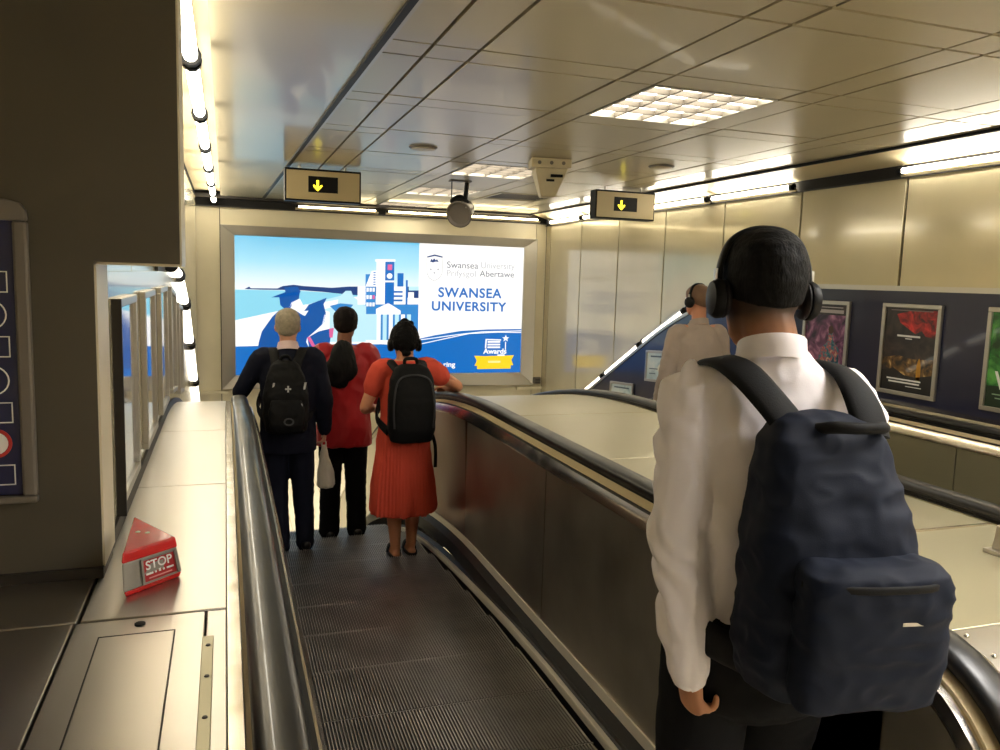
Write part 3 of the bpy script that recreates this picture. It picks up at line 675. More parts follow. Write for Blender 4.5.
# crest: a shield outline, a dark bird band on top, a pale lower field
sh = [(C5+118, 122), (C5+155, 112), (C5+194, 122), (C5+192, 200), (C5+180, 222), (C5+155, 238), (C5+130, 222), (C5+120, 200)]
art('crest_shield', sh, LG, 8); cx, cy = C5+156, 172
art('crest_field', [(cx+(a-cx)*.93, cy+(b-cy)*.95) for a, b in sh], W_, 9)
art('crest_band', [(C5+122, 122), (C5+155, 113), (C5+190, 122), (C5+190, 128), (C5+155, 120), (C5+122, 128)], NB, 10)
art('crest_bird', [(C5+134, 146), (C5+140, 132), (C5+146, 140), (C5+152, 130), (C5+160, 140), (C5+166, 134), (C5+174, 148), (C5+160, 146), (C5+148, 150)], NB, 10)
for k in range(3): art('crest_charge', [(C5+138+k*17+5*math.cos(i*.9), (182 if k != 1 else 198)+5*math.sin(i*.9)) for i in range(7)], LG, 10)
# award badge with star and yellow ribbon
art('badge_ribbon', [(C5+348, 588), (C5+395, 590), (C5+480, 588), (C5+532, 586), (C5+520, 608), (C5+530, 634), (C5+518, 634), (C5+518, 650), (C5+362, 652), (C5+362, 636), (C5+350, 636), (C5+360, 612)], YW, 8)
art('badge_frame', [(C5+398, 508), (C5+470, 510), (C5+470, 516), (C5+404, 514), (C5+402, 552), (C5+396, 552)], W_, 8)
for r in range(3): rect('badge_line', C5+408, 518+r*13, C5+466, 526+r*13, W_, 8)
rect('badge_line', C5+412, 612, C5+470, 622, em('pale_yellow', (252, 232, 150)), 9); rect('badge_line', C5+455, 582, C5+488, 589, W_, 9)
art('badge_star', [(C5+491+(18 if i % 2 == 0 else 7)*math.sin(i*math.pi/5), 506-(18 if i % 2 == 0 else 7)*math.cos(i*math.pi/5)) for i in range(10)], W_, 9)
rect('badge_line', C5+489, 522, C5+493, 560, W_, 8)
# small ballast box by the frame
t = thing('cable_box', 'tiny grey cable box at the lower right of the advert frame', 'box', (4.205, YE, .22))
MB().box(-.05, .05, -.06, -.001, -.02, .07).build('housing', M['horn'], t, bevel=.004)
for k in range(3): MB().box(-.035, .035, -.063, -.06, -.005+.022*k, .005+.022*k).build('slot', M['black'], t)

# ------------------------------------------------------------------ lit arrow signs under the ceiling
def arrow_sign(label, x, y):
    t = thing('arrow_sign', label, 'sign', (x, y, CEIL), 0, 'down arrow signs')
    w_, h = .62, .262
    MB().box(-.006, w_+.006, 0, .13, -h-.04, -.034).build('case', M['black'], t, bevel=.006)
    MB().box(.008, w_-.008, -.004, .0, -h-.026, -.052).build('face', M['signface'], t)
    d = MB().box(.185, .43, -.007, -.004, -h+.035, -.095).build('display', M['black'], t)
    cx, cz = .262, -.172
    pts = [(-.009, .045), (.009, .045), (.009, -.014), (.026, .006), (.037, .006), (.037, -.007), (0, -.046), (-.037, -.007), (-.037, .006), (-.026, .006), (-.009, -.014)]
    MB().prism([(cx+a, -.010, cz+b) for a, b in pts], [(cx+a, -.007, cz+b) for a, b in pts]).build('arrow', M['arrow'], d)
    for q in (.12, w_-.12): MB().cyl((q, .065, -.034), (q, .065, .0), .012).build('hanger', M['alu'], t, smooth=40)
    return t
arrow_sign('down arrow sign hanging by the glossy soffit', .482, 7.0)
arrow_sign('down arrow sign hanging by the right wall cove', 3.325, 7.0)
# discs on the ceiling
for lb, x, y, r in (('round smoke detector disc on the ceiling near the soffit', 1.325, 5.64, .10), ('round smoke detector disc on the ceiling near the right wall', 3.2, 5.6, .10)):
    t = thing('ceiling_disc', lb, 'detector', (x, y, CEIL))
    MB().lathe((0, 0, 0), (0, 0, -1), [(r, 0), (r, .006), (r*.9, .012), (r*.86, .012)], 28).build('rim', M['horn'], t, smooth=40)
    MB().lathe((0, 0, -.010), (0, 0, -1), [(r*.84, 0), (r*.82, .006), (r*.5, .009), (.001, .009)], 28).build('cover', M['beige'], t, smooth=40)
# camera housing
t = thing('camera_housing', 'beige tapered camera housing fixed to the ceiling', 'camera', (2.33, 5.75, CEIL), -.25)
MB().box(-.15, .15, -.11, .11, -.07, 0).build('mount', M['beige'], t, bevel=.006)
hb = MB().prism([(-.12, -.09, -.07), (.13, -.09, -.07), (.13, .16, -.07), (-.12, .16, -.07)], [(-.06, -.02, -.275), (.05, -.02, -.275), (.05, .10, -.275), (-.06, .10, -.275)]).build('body', M['beige'], t, bevel=.008)
for k, q in enumerate((-.09, 0, .09)): MB().cyl((q, -.111, -.035), (q, -.114, -.035), .014, n=12).build('stud', M['horn'], t, smooth=40)
MB().box(.0, .09, -.094, -.07, -.135, -.115).build('slot', M['black'], hb); MB().box(-.03, .03, -.076, -.05, -.165, -.15).build('slot', M['black'], hb)
# horn loudspeaker
t = thing('horn_loudspeaker', 'grey round horn loudspeaker hanging from a ceiling bracket', 'loudspeaker', (2.1, 7.4, CEIL))
MB().box(-.10, .10, -.05, .05, -.012, 0).build('ceiling_plate', M['horn'], t, bevel=.003)
MB().cyl((.07, 0, 0), (.05, 0, -.20), .022).build('bracket_arm', M['black'], t, smooth=40); MB().cyl((-.08, 0, 0), (-.08, 0, -.24), .005).build('stay_rod', M['black'], t, smooth=40)
MB().limb([(-.06, 0, -.19), (.0, 0, -.17), (.06, 0, -.19)], [.035, .045, .03], n=12).build('yoke', M['black'], t, smooth=0)
ax = Vector((-.55, -.75, -.35)).normalized()
hd = MB().lathe((.03, .02, -.285), ax, [(.03, -.14), (.085, -.12), (.10, -.02), (.122, .07), (.128, .085), (.118, .088), (.10, .06), (.0, .05)], 26).build('horn', M['horn'], t, smooth=45)
MB().obox(Vector((.03, .02, -.285))+Vector((.04, -.1, .05)), (1, 0, 0), (0, 1, 0), (0, 0, 1), .035, .006, .02).build('rating_plate', M['alu'], hd)
# recessed vent
t = thing('ceiling_vent', 'dark recessed slot vent in the ceiling behind the camera housing', 'vent', (VENT[0]+.01, VENT[1], CEIL))
for a in ((0, .67, .01, .035), (0, .67, .71, .735), (0, .025, .035, .71), (.645, .67, .035, .71)): MB().box(a[0], a[1], a[2], a[3], -.006, .02).build('frame_bar', M['tile'], t)
MB().box(.025, .645, .035, .71, .02, .028).build('backing', M['black'], t)
for k in range(6): MB().box(.03, .64, .08+k*.11, .11+k*.11, .004, .012).build('blade', M['horn'], t)

# ------------------------------------------------------------------ red and grey emergency stop box on the deck
t = thing('emergency_stop_box', 'red and grey emergency stop box lettered STOP on the steel deck', 'stop button', (0, 0, .931)); t.location = (0, 0, 0)
Z0 = .931
a0, b0, c0 = Vector((-.226, 1.915, 0)), Vector((-.106, 2.03, 0)), Vector((-.228, 2.195, 0))
a1, b1_, c1 = Vector((-.226, 1.905, 0)), Vector((-.116, 2.0, 0)), Vector((-.230, 2.205, 0))
def tri(p, q, r, z): return [(v.x, v.y, z) for v in (p, q, r)]
def grow(P3, k):
    c = (P3[0]+P3[1]+P3[2])/3; return [c+(v-c)*k for v in P3]
MB().prism(tri(*grow([a0, b0, c0], .9), Z0), tri(*grow([a0, b0, c0], .98), Z0+.014)).build('base', M['red'], t, bevel=.003)
MB().prism(tri(a0, b0, c0, Z0+.014), tri(a1, b1_, c1, Z0+.088)).build('body', M['grey_metal'], t, bevel=.005)
MB().prism(tri(*grow([a1, b1_, c1], 1.03), Z0+.086), tri(*grow([a1, b1_, c1], .97), Z0+.112)).build('cap', M['red'], t, bevel=.005)
fx = (b0-a0).normalized(); nrm = Vector((fx.y, -fx.x, 0))
L0 = (b0-a0).length
def fp(s, z, off): 
    p = a0.lerp(b0, s); q = a1.lerp(b1_, s); k = (z-.014)/.074; r = p.lerp(q, k); return r+nrm*off+Vector((0, 0, Z0+z))
def plate(name, s0, s1, z0, z1, off, m): 
    c = [fp(s0, z0, off), fp(s1, z0, off), fp(s1, z1, off), fp(s0, z1, off)]
    return MB().prism(c, [p-nrm*.002 for p in c]).build(name, m, t)
lbp = plate('label', .34, .90, .022, .080, .0015, M['red_label'])
for nm, ss in (('label_rim', (.30, .34, .018, .084)), ('label_rim', (.90, .94, .018, .084)), ('label_rim', (.34, .90, .080, .084)), ('label_rim', (.34, .90, .018, .022))): plate(nm, *ss, .005, M['grey_metal'])
rz = math.atan2(fx.y, fx.x)
tx = text('lettering', 'STOP', .030, (0, 0, 0), (0, 0, 0), M['white'], t, bold=.0006, ext=.0, width=.47*L0)
for v in tx.data.vertices: v.co = fp(.385+v.co.x/L0, .053+v.co.y*1.08, .0028)
for k, (s0, s1) in enumerate(((.38, .50), (.53, .56), (.60, .635), (.67, .70), (.74, .86))): plate('label_mark', s0, s1, .039, .0435+(.003 if k == 2 else 0), .0025, M['white'])
plate('label_mark', .42, .82, .028, .031, .0025, mat('pink_print', (220, 150, 150), .5))
for s, q in ((.35, .45), (.6, .35)): MB().ell((a1.lerp(b1_, s).lerp(c1, q)).to_tuple()[:2]+(Z0+.112,), .006, .006, .002, 10, 6).build('cap_screw', M['alu'], t, smooth=0)

# ------------------------------------------------------------------ navy sign board on the pier
t = thing('rules_board', 'navy rules board with pictogram outlines and rounded grey frame on the pier', 'sign', (-.7, P0, 1.1)); t.location = (0, 0, 0)
MB().box(-1.0, -.448, P0-.014, P0-.001, 1.15, 1.80).build('board', mat('sign_navy', (22, 28, 72), .3, coat=.4), t)
MB().box(-.448, -.418, P0-.024, P0-.001, 1.145, 1.775).build('side_rail', M['horn'], t, bevel=.006)
MB().box(-1.03, -1.0, P0-.024, P0-.001, 1.145, 1.775).build('side_rail', M['horn'], t, bevel=.006)
capp = [(-1.03, 1.775), (-.418, 1.775), (-.420, 1.80), (-.432, 1.815), (-.46, 1.822), (-.99, 1.822), (-1.02, 1.81)]
MB().prism([(a, P0-.026, b) for a, b in capp], [(a, P0-.001, b) for a, b in capp]).build('top_cap', M['horn'], t, bevel=.004)
MB().box(-1.03, -.418, P0-.024, P0-.001, 1.13, 1.146).build('bottom_cap', M['horn'], t, bevel=.004)
def ringo(cx, cz, r, m, wd=.003):
    n = 24; pts = [[(cx+rr*math.cos(2*math.pi*i/n), yy_, cz+rr*math.sin(2*math.pi*i/n)) for rr, yy_ in ((r, P0-.0155), (r-wd, P0-.0155), (r-wd, P0-.014), (r, P0-.014))] for i in range(n+1)]
    MB().rings(pts, cap=False).build('pictogram_ring', m, t)
def frameo(x0, x1, z0, z1, m, wd=.0025):
    b = MB()
    for a in ((x0, x1, z0, z0+wd), (x0, x1, z1-wd, z1), (x0, x0+wd, z0, z1), (x1-wd, x1, z0, z1)): b.box(a[0], a[1], P0-.0155, P0-.014, a[2], a[3])
    b.build('pictogram_frame', m, t)
for cx in (-.50, -.62, -.74, -.86):
    for zc in (1.639, 1.493, 1.342, 1.197): frameo(cx-.04, cx+.038, zc-.024, zc+.024, M['white'])
    for zc in (1.565, 1.416): ringo(cx, zc, .034, M['white'])
    ringo(cx-.0, 1.271, .034, mat('sign_red', (190, 50, 46), .4), .007); MB().cyl((cx, P0-.0145, 1.271), (cx, P0-.0152, 1.271), .026, n=20).build('pictogram_disc', M['white'], t)

# ------------------------------------------------------------------ people
def skinmat(name, rgb, hair):
    m = mat(name, rgb, .5, bump=.03, bscale=150); nt = m.node_tree; b = nt.nodes['Principled BSDF']
    b.inputs['Subsurface Weight'].default_value = .12; b.inputs['Subsurface Radius'].default_value = (.01, .004, .002)
    at = nt.nodes.new('ShaderNodeAttribute'); at.attribute_name = 'stub'
    mx = nt.nodes.new('ShaderNodeMix'); mx.data_type = 'RGBA'
    mx.inputs[6].default_value = (*lin(rgb), 1); mx.inputs[7].default_value = (*lin(hair), 1)
    nt.links.new(at.outputs['Fac'], mx.inputs[0]); nt.links.new(mx.outputs[2], b.inputs['Base Color']); return m
def organic(name, mb, m, parent, voxel, it=6, fold=None, stub=None, fac=.5):
    me = mb.mesh(name, m); o = bpy.data.objects.new(name, me); COL.objects.link(o)
    r = o.modifiers.new('r', 'REMESH'); r.mode = 'VOXEL'; r.voxel_size = voxel
    if it: s = o.modifiers.new('s', 'SMOOTH'); s.iterations = it; s.factor = fac
    dg = bpy.context.evaluated_depsgraph_get(); dg.update()
    me2 = bpy.data.meshes.new_from_object(o.evaluated_get(dg)); bpy.data.objects.remove(o); bpy.data.meshes.remove(me)
    me2.name = name
    if fold:
        ns = [v.normal.copy() for v in me2.vertices]
        for v, n in zip(me2.vertices, ns): v.co += n*fold(v.co, n)
    if stub:
        a = me2.attributes.new('stub', 'FLOAT', 'POINT'); a.data.foreach_set('value', [stub(v.co) for v in me2.vertices])
    me2.materials.clear(); me2.materials.append(m)
    me2.polygons.foreach_set('use_smooth', [True]*len(me2.polygons)); me2.polygons.foreach_set('material_index', [0]*len(me2.polygons)); me2.update()
    q = bpy.data.objects.new(name, me2); hn(q, parent); return q
def V(p): return Vector(p)
def sring(c, rx, ry, n=24, e=2.0, M3=None):
    r = []
    for i in range(n):
        a = 2*math.pi*i/n; ca, sa = math.cos(a), math.sin(a)
        p = Vector((math.copysign(abs(ca)**(2/e), ca)*rx, math.copysign(abs(sa)**(2/e), sa)*ry, 0))
        r.append(Vector(c)+(M3 @ p if M3 else p))
    return r
def loft(mb, rows, e=2.0, n=24): return mb.rings([sring((cx, cy, z), rx, ry, n, e) for z, cx, cy, rx, ry in rows])
HEADR = [(-.116, .050, .016, .016), (-.104, .048, .036, .034), (-.085, .034, .052, .056), (-.05, .016, .063, .078), (-.012, .003, .071, .092), (.03, -.002, .076, .098), (.06, -.004, .075, .096), (.085, -.006, .065, .083), (.105, -.006, .044, .058), (.115, -.006, .018, .026)]
def head(mb, H):
    mb.rings([[H @ Vector((rx*math.cos(2*math.pi*i/20), cy+ry*math.sin(2*math.pi*i/20), z)) for i in range(20)] for z, cy, rx, ry in HEADR])
    tip = lambda *p: H @ Vector(p)
    mb.limb([tip(0, .088, .022), tip(0, .102, -.005), tip(0, .110, -.024)], [.009, .011, .014], n=10)
    mb.limb([tip(-.024, .078, -.062), tip(0, .088, -.06), tip(.024, .078, -.062)], [.008, .010, .008], n=10)
    mb.limb([tip(-.045, .076, .03), tip(-.02, .092, .034), tip(.02, .092, .034), tip(.045, .076, .03)], [.008, .009, .009, .008], n=10)
    R3 = H.to_3x3()
    for s in (-1, 1):
        mb.ell(tip(s*.077, -.006, -.008), .010, .020, .031, 12, 8, R3 @ Matrix.Rotation(s*.25, 3, 'Z') @ Matrix.Rotation(-.15, 3, 'X'))
def hairshell(mb, H, t, zlow, tilt, bulge=0.0):
    rows = [r for r in HEADR if r[0] > zlow+.012]
    def at(z):
        for a, b in zip(HEADR, HEADR[1:]):
            if a[0] <= z <= b[0]:
                k = (z-a[0])/(b[0]-a[0]); return tuple(a[j]+(b[j]-a[j])*k for j in range(4))
    rows = [at(zlow)]+rows; rs = []
    for i, (z, cy, rx, ry) in enumerate(rows):
        tt = t*(.25 if i == 0 else 1); f = max(0, 1-(z-zlow)/(.09-zlow)); ring = []
        for q in range(24):
            x = (rx+tt)*math.cos(2*math.pi*q/24); y = cy+(ry+tt)*math.sin(2*math.pi*q/24)
            ring.append(H @ Vector((x, y, z+tilt*y*f+(tt if z > .08 else 0)*(z-.08)/.035+bulge*f*0)))
        rs.append(ring)
    rs.append([H @ Vector((.006*math.cos(2*math.pi*q/24), -.006+.006*math.sin(2*math.pi*q/24), .119+t)) for q in range(24)])
    mb.rings(rs)
def hand(mb, wr, f, n, s, curl, k=1.0, thumb_in=.2):
    wr = V(wr); f = V(f).normalized(); n = V(n); n = (n-f*n.dot(f)).normalized(); s = V(s); s = (s-f*s.dot(f)-n*s.dot(n)).normalized()
    mb.limb([wr-f*.015, wr+f*.04*k, wr+f*.088*k], [(.019*k, .025*k), (.016*k, .038*k), (.012*k, .037*k)], n=14, ref=n)
    for j, L in enumerate((.072, .080, .074, .058)):
        b = wr+f*(.082-.004*abs(j-1))*k+s*(.029-.0195*j)*k; pts = [b-f*.012*k]; p = b.copy(); a = math.radians(8)
        for q, fr in enumerate((.45, .31, .24)):
            a += math.radians(curl[q])+.06*j; p = p+(f*math.cos(a)+n*math.sin(a))*L*fr*k; pts.append(p.copy())
        mb.limb(pts, [.0098*k, .0092*k, .0084*k, .0072*k], n=10, sub=3, ref=n)
    b = wr+f*.022*k+s*.026*k; d1 = (f*.62+s*.72+n*thumb_in).normalized(); d2 = (f*.9+s*.2+n*(thumb_in+.25)).normalized()
    mb.limb([b-d1*.012*k, b+d1*.038*k, b+d1*.038*k+d2*.028*k, b+d1*.038*k+d2*.05*k], [.013*k, .0118*k, .0102*k, .0082*k], n=10, sub=3, ref=n)
def folds(amp, scale, st=(1, 1, 1), seed=0.0, extra=None):
    def f(p, n):
        q = Vector((p.x*st[0]*scale+seed, p.y*st[1]*scale, p.z*st[2]*scale))
        v = noise.noise(q); w_ = 1-2*abs(noise.noise(q*1.9+Vector((7, 3, 1))))
        r = amp*(.6*v+.5*w_-.25)
        return r+(extra(p, n) if extra else 0)
    return f
def mix(a, b, k): return V(a).lerp(V(b), k)
def sleeve(mb, sh, el, wr, r, upto=1.0):
    sh, el, wr = V(sh), V(el), V(wr); out = (sh-V((0, sh.y, sh.z))).normalized()
    if upto >= 1: mb.limb([sh-out*.05, sh, mix(sh, el, .5), el, mix(el, wr, .5), wr], [r[0], r[0], r[1], r[2], r[3], r[4]], n=16)
    else: mb.limb([sh-out*.05, sh, mix(sh, el, upto)], [r[0], r[0], r[1]], n=16)
def trousers_mb(J, r, pelvis, hem_f=1.0):
    mb = MB(); loft(mb, pelvis)
    for s in ('l', 'r'):
        hp, kn, an = V(J['hip_'+s]), V(J['knee_'+s]), V(J['ankle_'+s])
        mb.limb([hp+V((0, 0, -.02)), mix(hp, kn, .5), kn, mix(kn, an, .5), an+V((0, 0, -.03*hem_f))], r, n=16)
    return mb
def shoe(name, an, m, t, fwd=(0, 1, 0), k=1.0, sole='black'):
    an = V(an); f = V(fwd).normalized(); z = an.z-.075*k; g = V((an.x, an.y, z))
    mb = MB(); mb.limb([g-f*.055*k+V((0, 0, .040*k)), g+f*.03*k+V((0, 0, .044*k)), g+f*.11*k+V((0, 0, .034*k)), g+f*.165*k+V((0, 0, .028*k))], [(.038*k, .036*k), (.044*k, .036*k), (.032*k, .043*k), (.022*k, .036*k)], n=14, ref=(0, 0, 1))
    mb.limb([an+V((0, -.01, .02)), g+V((0, -.005, .045*k))], [.042*k, .045*k], n=14)
    o = organic(name, mb, m, t, .007, 4)
    ring = lambda zz, gr: [g+f*((.058+gr)*k+.115*k*math.sin(a))*1+V((f.y*.040*k*math.cos(a), -f.x*.040*k*math.cos(a), zz)) for a in [2*math.pi*i/20 for i in range(20)]]
    MB().rings([ring(0, 0), ring(.012*k, 0)]).build('sole', M[sole], o, smooth=40)
    return o
def person(label, loc, rz, J, skin, H, arms=(1, 1), hands=None, voxel=.008, stub=None, barelegs=False):
    t = thing('person', label, 'person', loc, rz); mb = MB(); g = J
    loft(mb, [(zz, cx, cy, rx*.9, ry*.88) for zz, cx, cy, rx, ry in J['torso']])
    nb = V(J['neck']); mb.limb([nb-V((0, 0, .05)), nb+V((0, .002, .03)), H @ Vector((0, -.018, -.05))], [.06, .054, .054], n=16)
    head(mb, H)
    for s in ('l', 'r'):
        sh, el, wr = V(J['sh_'+s]), V(J['el_'+s]), V(J['wr_'+s])
        mb.limb([mix(sh, J['neck'], .35), sh, mix(sh, el, .5), el, mix(el, wr, .4), wr], [.045, .05, .044, .037, .037, .025], n=14)
        hd = hands[s]; hand(mb, wr, hd[0], hd[1], hd[2], hd[3], J.get('hk', 1.0))
        hp, kn, an = V(J['hip_'+s]), V(J['knee_'+s]), V(J['ankle_'+s])
        mb.limb([hp, mix(hp, kn, .5), kn, mix(kn, an, .35), an, an-V((0, 0, .02))], [.078, .068, .05, .052, .034, .034], n=14)
        fz = an-V((0, 0, .052)); mb.limb([fz+V((0, -.04, .0)), fz+V((0, .05, .002)), fz+V((0, .13, -.004))], [(.026, .026), (.026, .034), (.014, .03)], n=12, ref=(0, 0, 1))
    organic('body', mb, skin, t, voxel, 5, stub=stub)
    e = mat('eye_white', (235, 232, 226), .2); ir = mat('iris_dark', (40, 28, 20), .2)
    for s in (-1, 1):
        c = H @ Vector((s*.031, .081, .012)); ey = MB().ell(c, .0125, .0125, .0125, 12, 8).build('eye', e, t, smooth=0)
        MB().ell(H @ Vector((s*.031, .0905, .012)), .0055, .004, .0055, 10, 6).build('iris', ir, ey, smooth=0)
    return t
def headM(c, yaw=0, pitch=0, k=1.0): return Matrix.Translation(V(c)) @ Matrix.Rotation(math.radians(yaw), 4, 'Z') @ Matrix.Rotation(math.radians(pitch), 4, 'X') @ Matrix.Scale(k, 4)
def ribbon3(pts, nrm, width, th, sub=5):
    P = [V(p) for p in pts]; N = [V(n).normalized() for n in nrm]; Q = []; NN = []
    for i in range(len(P)-1):
        p0 = P[max(0, i-1)]; p1 = P[i]; p2 = P[i+1]; p3 = P[min(len(P)-1, i+2)]
        for k in range(sub):
            u = k/sub; Q.append(.5*((2*p1)+(p2-p0)*u+(2*p0-5*p1+4*p2-p3)*u*u+(3*p1-p0-3*p2+p3)*u**3)); NN.append(N[i].lerp(N[i+1], u).normalized())
    Q.append(P[-1]); NN.append(N[-1]); rs = []
    for k, q in enumerate(Q):
        d = (Q[min(len(Q)-1, k+1)]-Q[max(0, k-1)]).normalized(); n = (NN[k]-d*NN[k].dot(d)).normalized(); s = d.cross(n); wd = width if not callable(width) else width(k/(len(Q)-1))
        rs.append([q+s*a*wd+n*b*th for a, b in ((-.5, 0), (-.46, .5), (-.3, 1), (.3, 1), (.46, .5), (.5, 0), (.4, -.2), (-.4, -.2))])
    return MB().rings(rs)
def headphones(label, loc, rz, H, m='black', spread=.0, k=1.0):
    t = thing('headphones', label, 'headphones', loc, rz); T3 = lambda *p: H @ Vector(p)
    a = [T3(s*x, -.004, z) for s, x, z in ((-1, .088, .005), (-1, .086, .05), (-1, .069, .094), (-1, .038, .117), (1, 0, .123), (1, .038, .117), (1, .069, .094), (1, .086, .05), (1, .088, .005))]
    c = T3(0, 0, .02); nr = [(p-c).normalized() for p in a]
    ribbon3(a, nr, .024, .008).build('headband', M[m], t, smooth=50)
    ax = (H.to_3x3() @ Vector((1, 0, 0))).normalized()
    for s in (-1, 1):
        cup = MB().lathe(T3(s*.083, -.004, -.016), ax*s, [(.030, 0), (.041, .004), (.042, .013), (.035, .024), (.020, .028), (.001, .029)], 22).build('ear_cup', M[m], t, smooth=40)
        MB().lathe(T3(s*.073, -.004, -.016), ax*s, [(.022, 0), (.036, .001), (.041, .008), (.038, .013)], 22).build('cushion', mat('cushion_leather', (24, 22, 22), .5), cup, smooth=60)
        MB().obox(T3(s*.096, -.004, .028), ax, H.to_3x3() @ Vector((0, 1, 0)), H.to_3x3() @ Vector((0, 0, 1)), .004, .006, .016).build('slider', M['alu'], cup)
    return t
def col_fabric(name, rgb, rough=.8, **kw): return mat(name, rgb, rough, spec=.2, sheen=kw.pop('sheen', 0), bump=kw.pop('bump', .12), bscale=kw.pop('bscale', 260), **kw)

# ---- the man in the white shirt stepping on, navy backpack and headphones
WL, WRZ = (1.08, 1.40, 0.0), math.radians(-22)
WH = headM((-.020, .010, 1.668), yaw=6, pitch=-6, k=1.05)
WJ = dict(torso=[(.90, 0, .0, .165, .115), (1.02, 0, .0, .155, .11), (1.12, 0, .0, .155, .112), (1.26, 0, .0, .172, .12), (1.38, 0, -.008, .18, .115), (1.46, 0, -.01, .15, .09), (1.51, 0, -.01, .085, .07)],
          neck=(0, -.012, 1.53), sh_l=(-.155, -.01, 1.445), sh_r=(.165, -.01, 1.445), el_l=(-.178, -.085, 1.165), el_r=(.235, .05, 1.165), wr_l=(-.152, -.125, .900), wr_r=(.23, .20, .96),
          hip_l=(-.09, 0, .92), hip_r=(.09, 0, .92), knee_l=(-.10, .0, .49), knee_r=(.10, .16, .50), ankle_l=(-.10, -.13, .085), ankle_r=(.10, .24, .085), hk=1.02)
whand = dict(l=((.12, .10, -1), (.75, .35, 0), (.2, .9, .1), (40, 52, 36)), r=((0, .3, -1), (-.8, 0, 0), (0, .9, .3), (30, 35, 25)))
def wstub(p):
    q = WHI @ p; a = max(0, min(1, (q.z+.100+.2*abs(q.x))/.065)); b = max(0, min(1, (.05-q.y)/.03)); return a*b*.92
WHI = WH.inverted()
wm = person('man in white shirt and black headphones stepping onto the escalator', WL, WRZ, WJ, skinmat('skin_tan', (184, 128, 92), (24, 20, 17)), WH, hands=whand, voxel=.0045, stub=wstub)
hb_ = MB(); hairshell(hb_, WH, .006, -.010, .34)
organic('hair', hb_, mat('hair_black', (11, 10, 9), .7, spec=.15, bump=.3, bscale=220, stretch=(1, 1, .3)), wm, .005, 3, fold=folds(.003, 45))
shirt = col_fabric('shirt_white', (236, 230, 234), .75, bscale=400, bump=.05)
sm = MB(); loft(sm, [(.96, 0, 0, .172, .125), (1.03, 0, -.002, .172, .124), (1.12, 0, -.004, .178, .132), (1.26, 0, -.006, .178, .134), (1.38, 0, -.012, .176, .124), (1.455, 0, -.012, .150, .102), (1.50, 0, -.012, .115, .085), (1.53, 0, -.010, .078, .074), (1.545, 0, -.008, .07, .07)])
sleeve(sm, WJ['sh_l'], WJ['el_l'], WJ['wr_l'], [.068, .064, .060, .056, .044]); sleeve(sm, WJ['sh_r'], WJ['el_r'], WJ['wr_r'], [.066, .066, .06, .055, .04])
def wf(p, n):
    s = 0.0
    if p.x < -.15 or p.x > .15:                         # diagonal sleeve creases
        s += .009*math.sin((p.z*1.0+p.x*.8-p.y*.5)*75+4*noise.noise(p*9))*max(0, min(1, .5+noise.noise(p*7+Vector((3, 1, 4)))*1.6))
    else: s += .005*math.sin((p.x*1.0+p.z*.35)*46+3*noise.noise(p*6))
    return s
organic('shirt', sm, shirt, wm, .0058, 5, fold=folds(.007, 9, (1, 1, .8), 2, wf))
cl = []
for zz, rr in ((0, .074), (.026, .0705), (.047, .0685), (.050, .066), (.046, .0645), (.0, .066)):
    cl.append([Vector((rr*math.cos(a), -.012+rr*1.04*math.sin(a), 1.520+zz*.95+(-.022*math.sin(a))*1)) for a in [2*math.pi*i/28 for i in range(28)]])
MB().rings(cl, cap=False).build('collar', shirt, wm, smooth=60)
wp_ = MB(); 
for (zc, k_) in ((.925, 1),): wp_.limb([(-.154, -.122, .923), (-.1525, -.124, .893)], [.044, .0425], n=18)
organic('cuff', wp_, shirt, wm, .005, 3)
blackf = col_fabric('trouser_black', (9, 9, 11), .85)
organic('trousers', trousers_mb(WJ, [.10, .098, .084, .076, .072], [(1.03, 0, 0, .168, .125), (.97, 0, -.004, .178, .132), (.88, 0, -.01, .185, .138), (.80, 0, -.01, .17, .125), (.76, 0, 0, .11, .09)]), blackf, wm, .009, 5, fold=folds(.006, 8))
for s in ('l', 'r'): shoe('shoe', WJ['ankle_'+s], mat('shoe_black', (16, 15, 15), .35), wm)
MB().lathe((-.140, -.115, .823), (.15, .25, -1), [(.0105, -.002), (.0125, -.002), (.0125, .002), (.0105, .002)], 16).build('ring', mat('ring_silver', (210, 205, 195), .2, 1.0), wm, smooth=40)
headphones('black over-ear headphones on the man in the white shirt', WL, WRZ, WH)

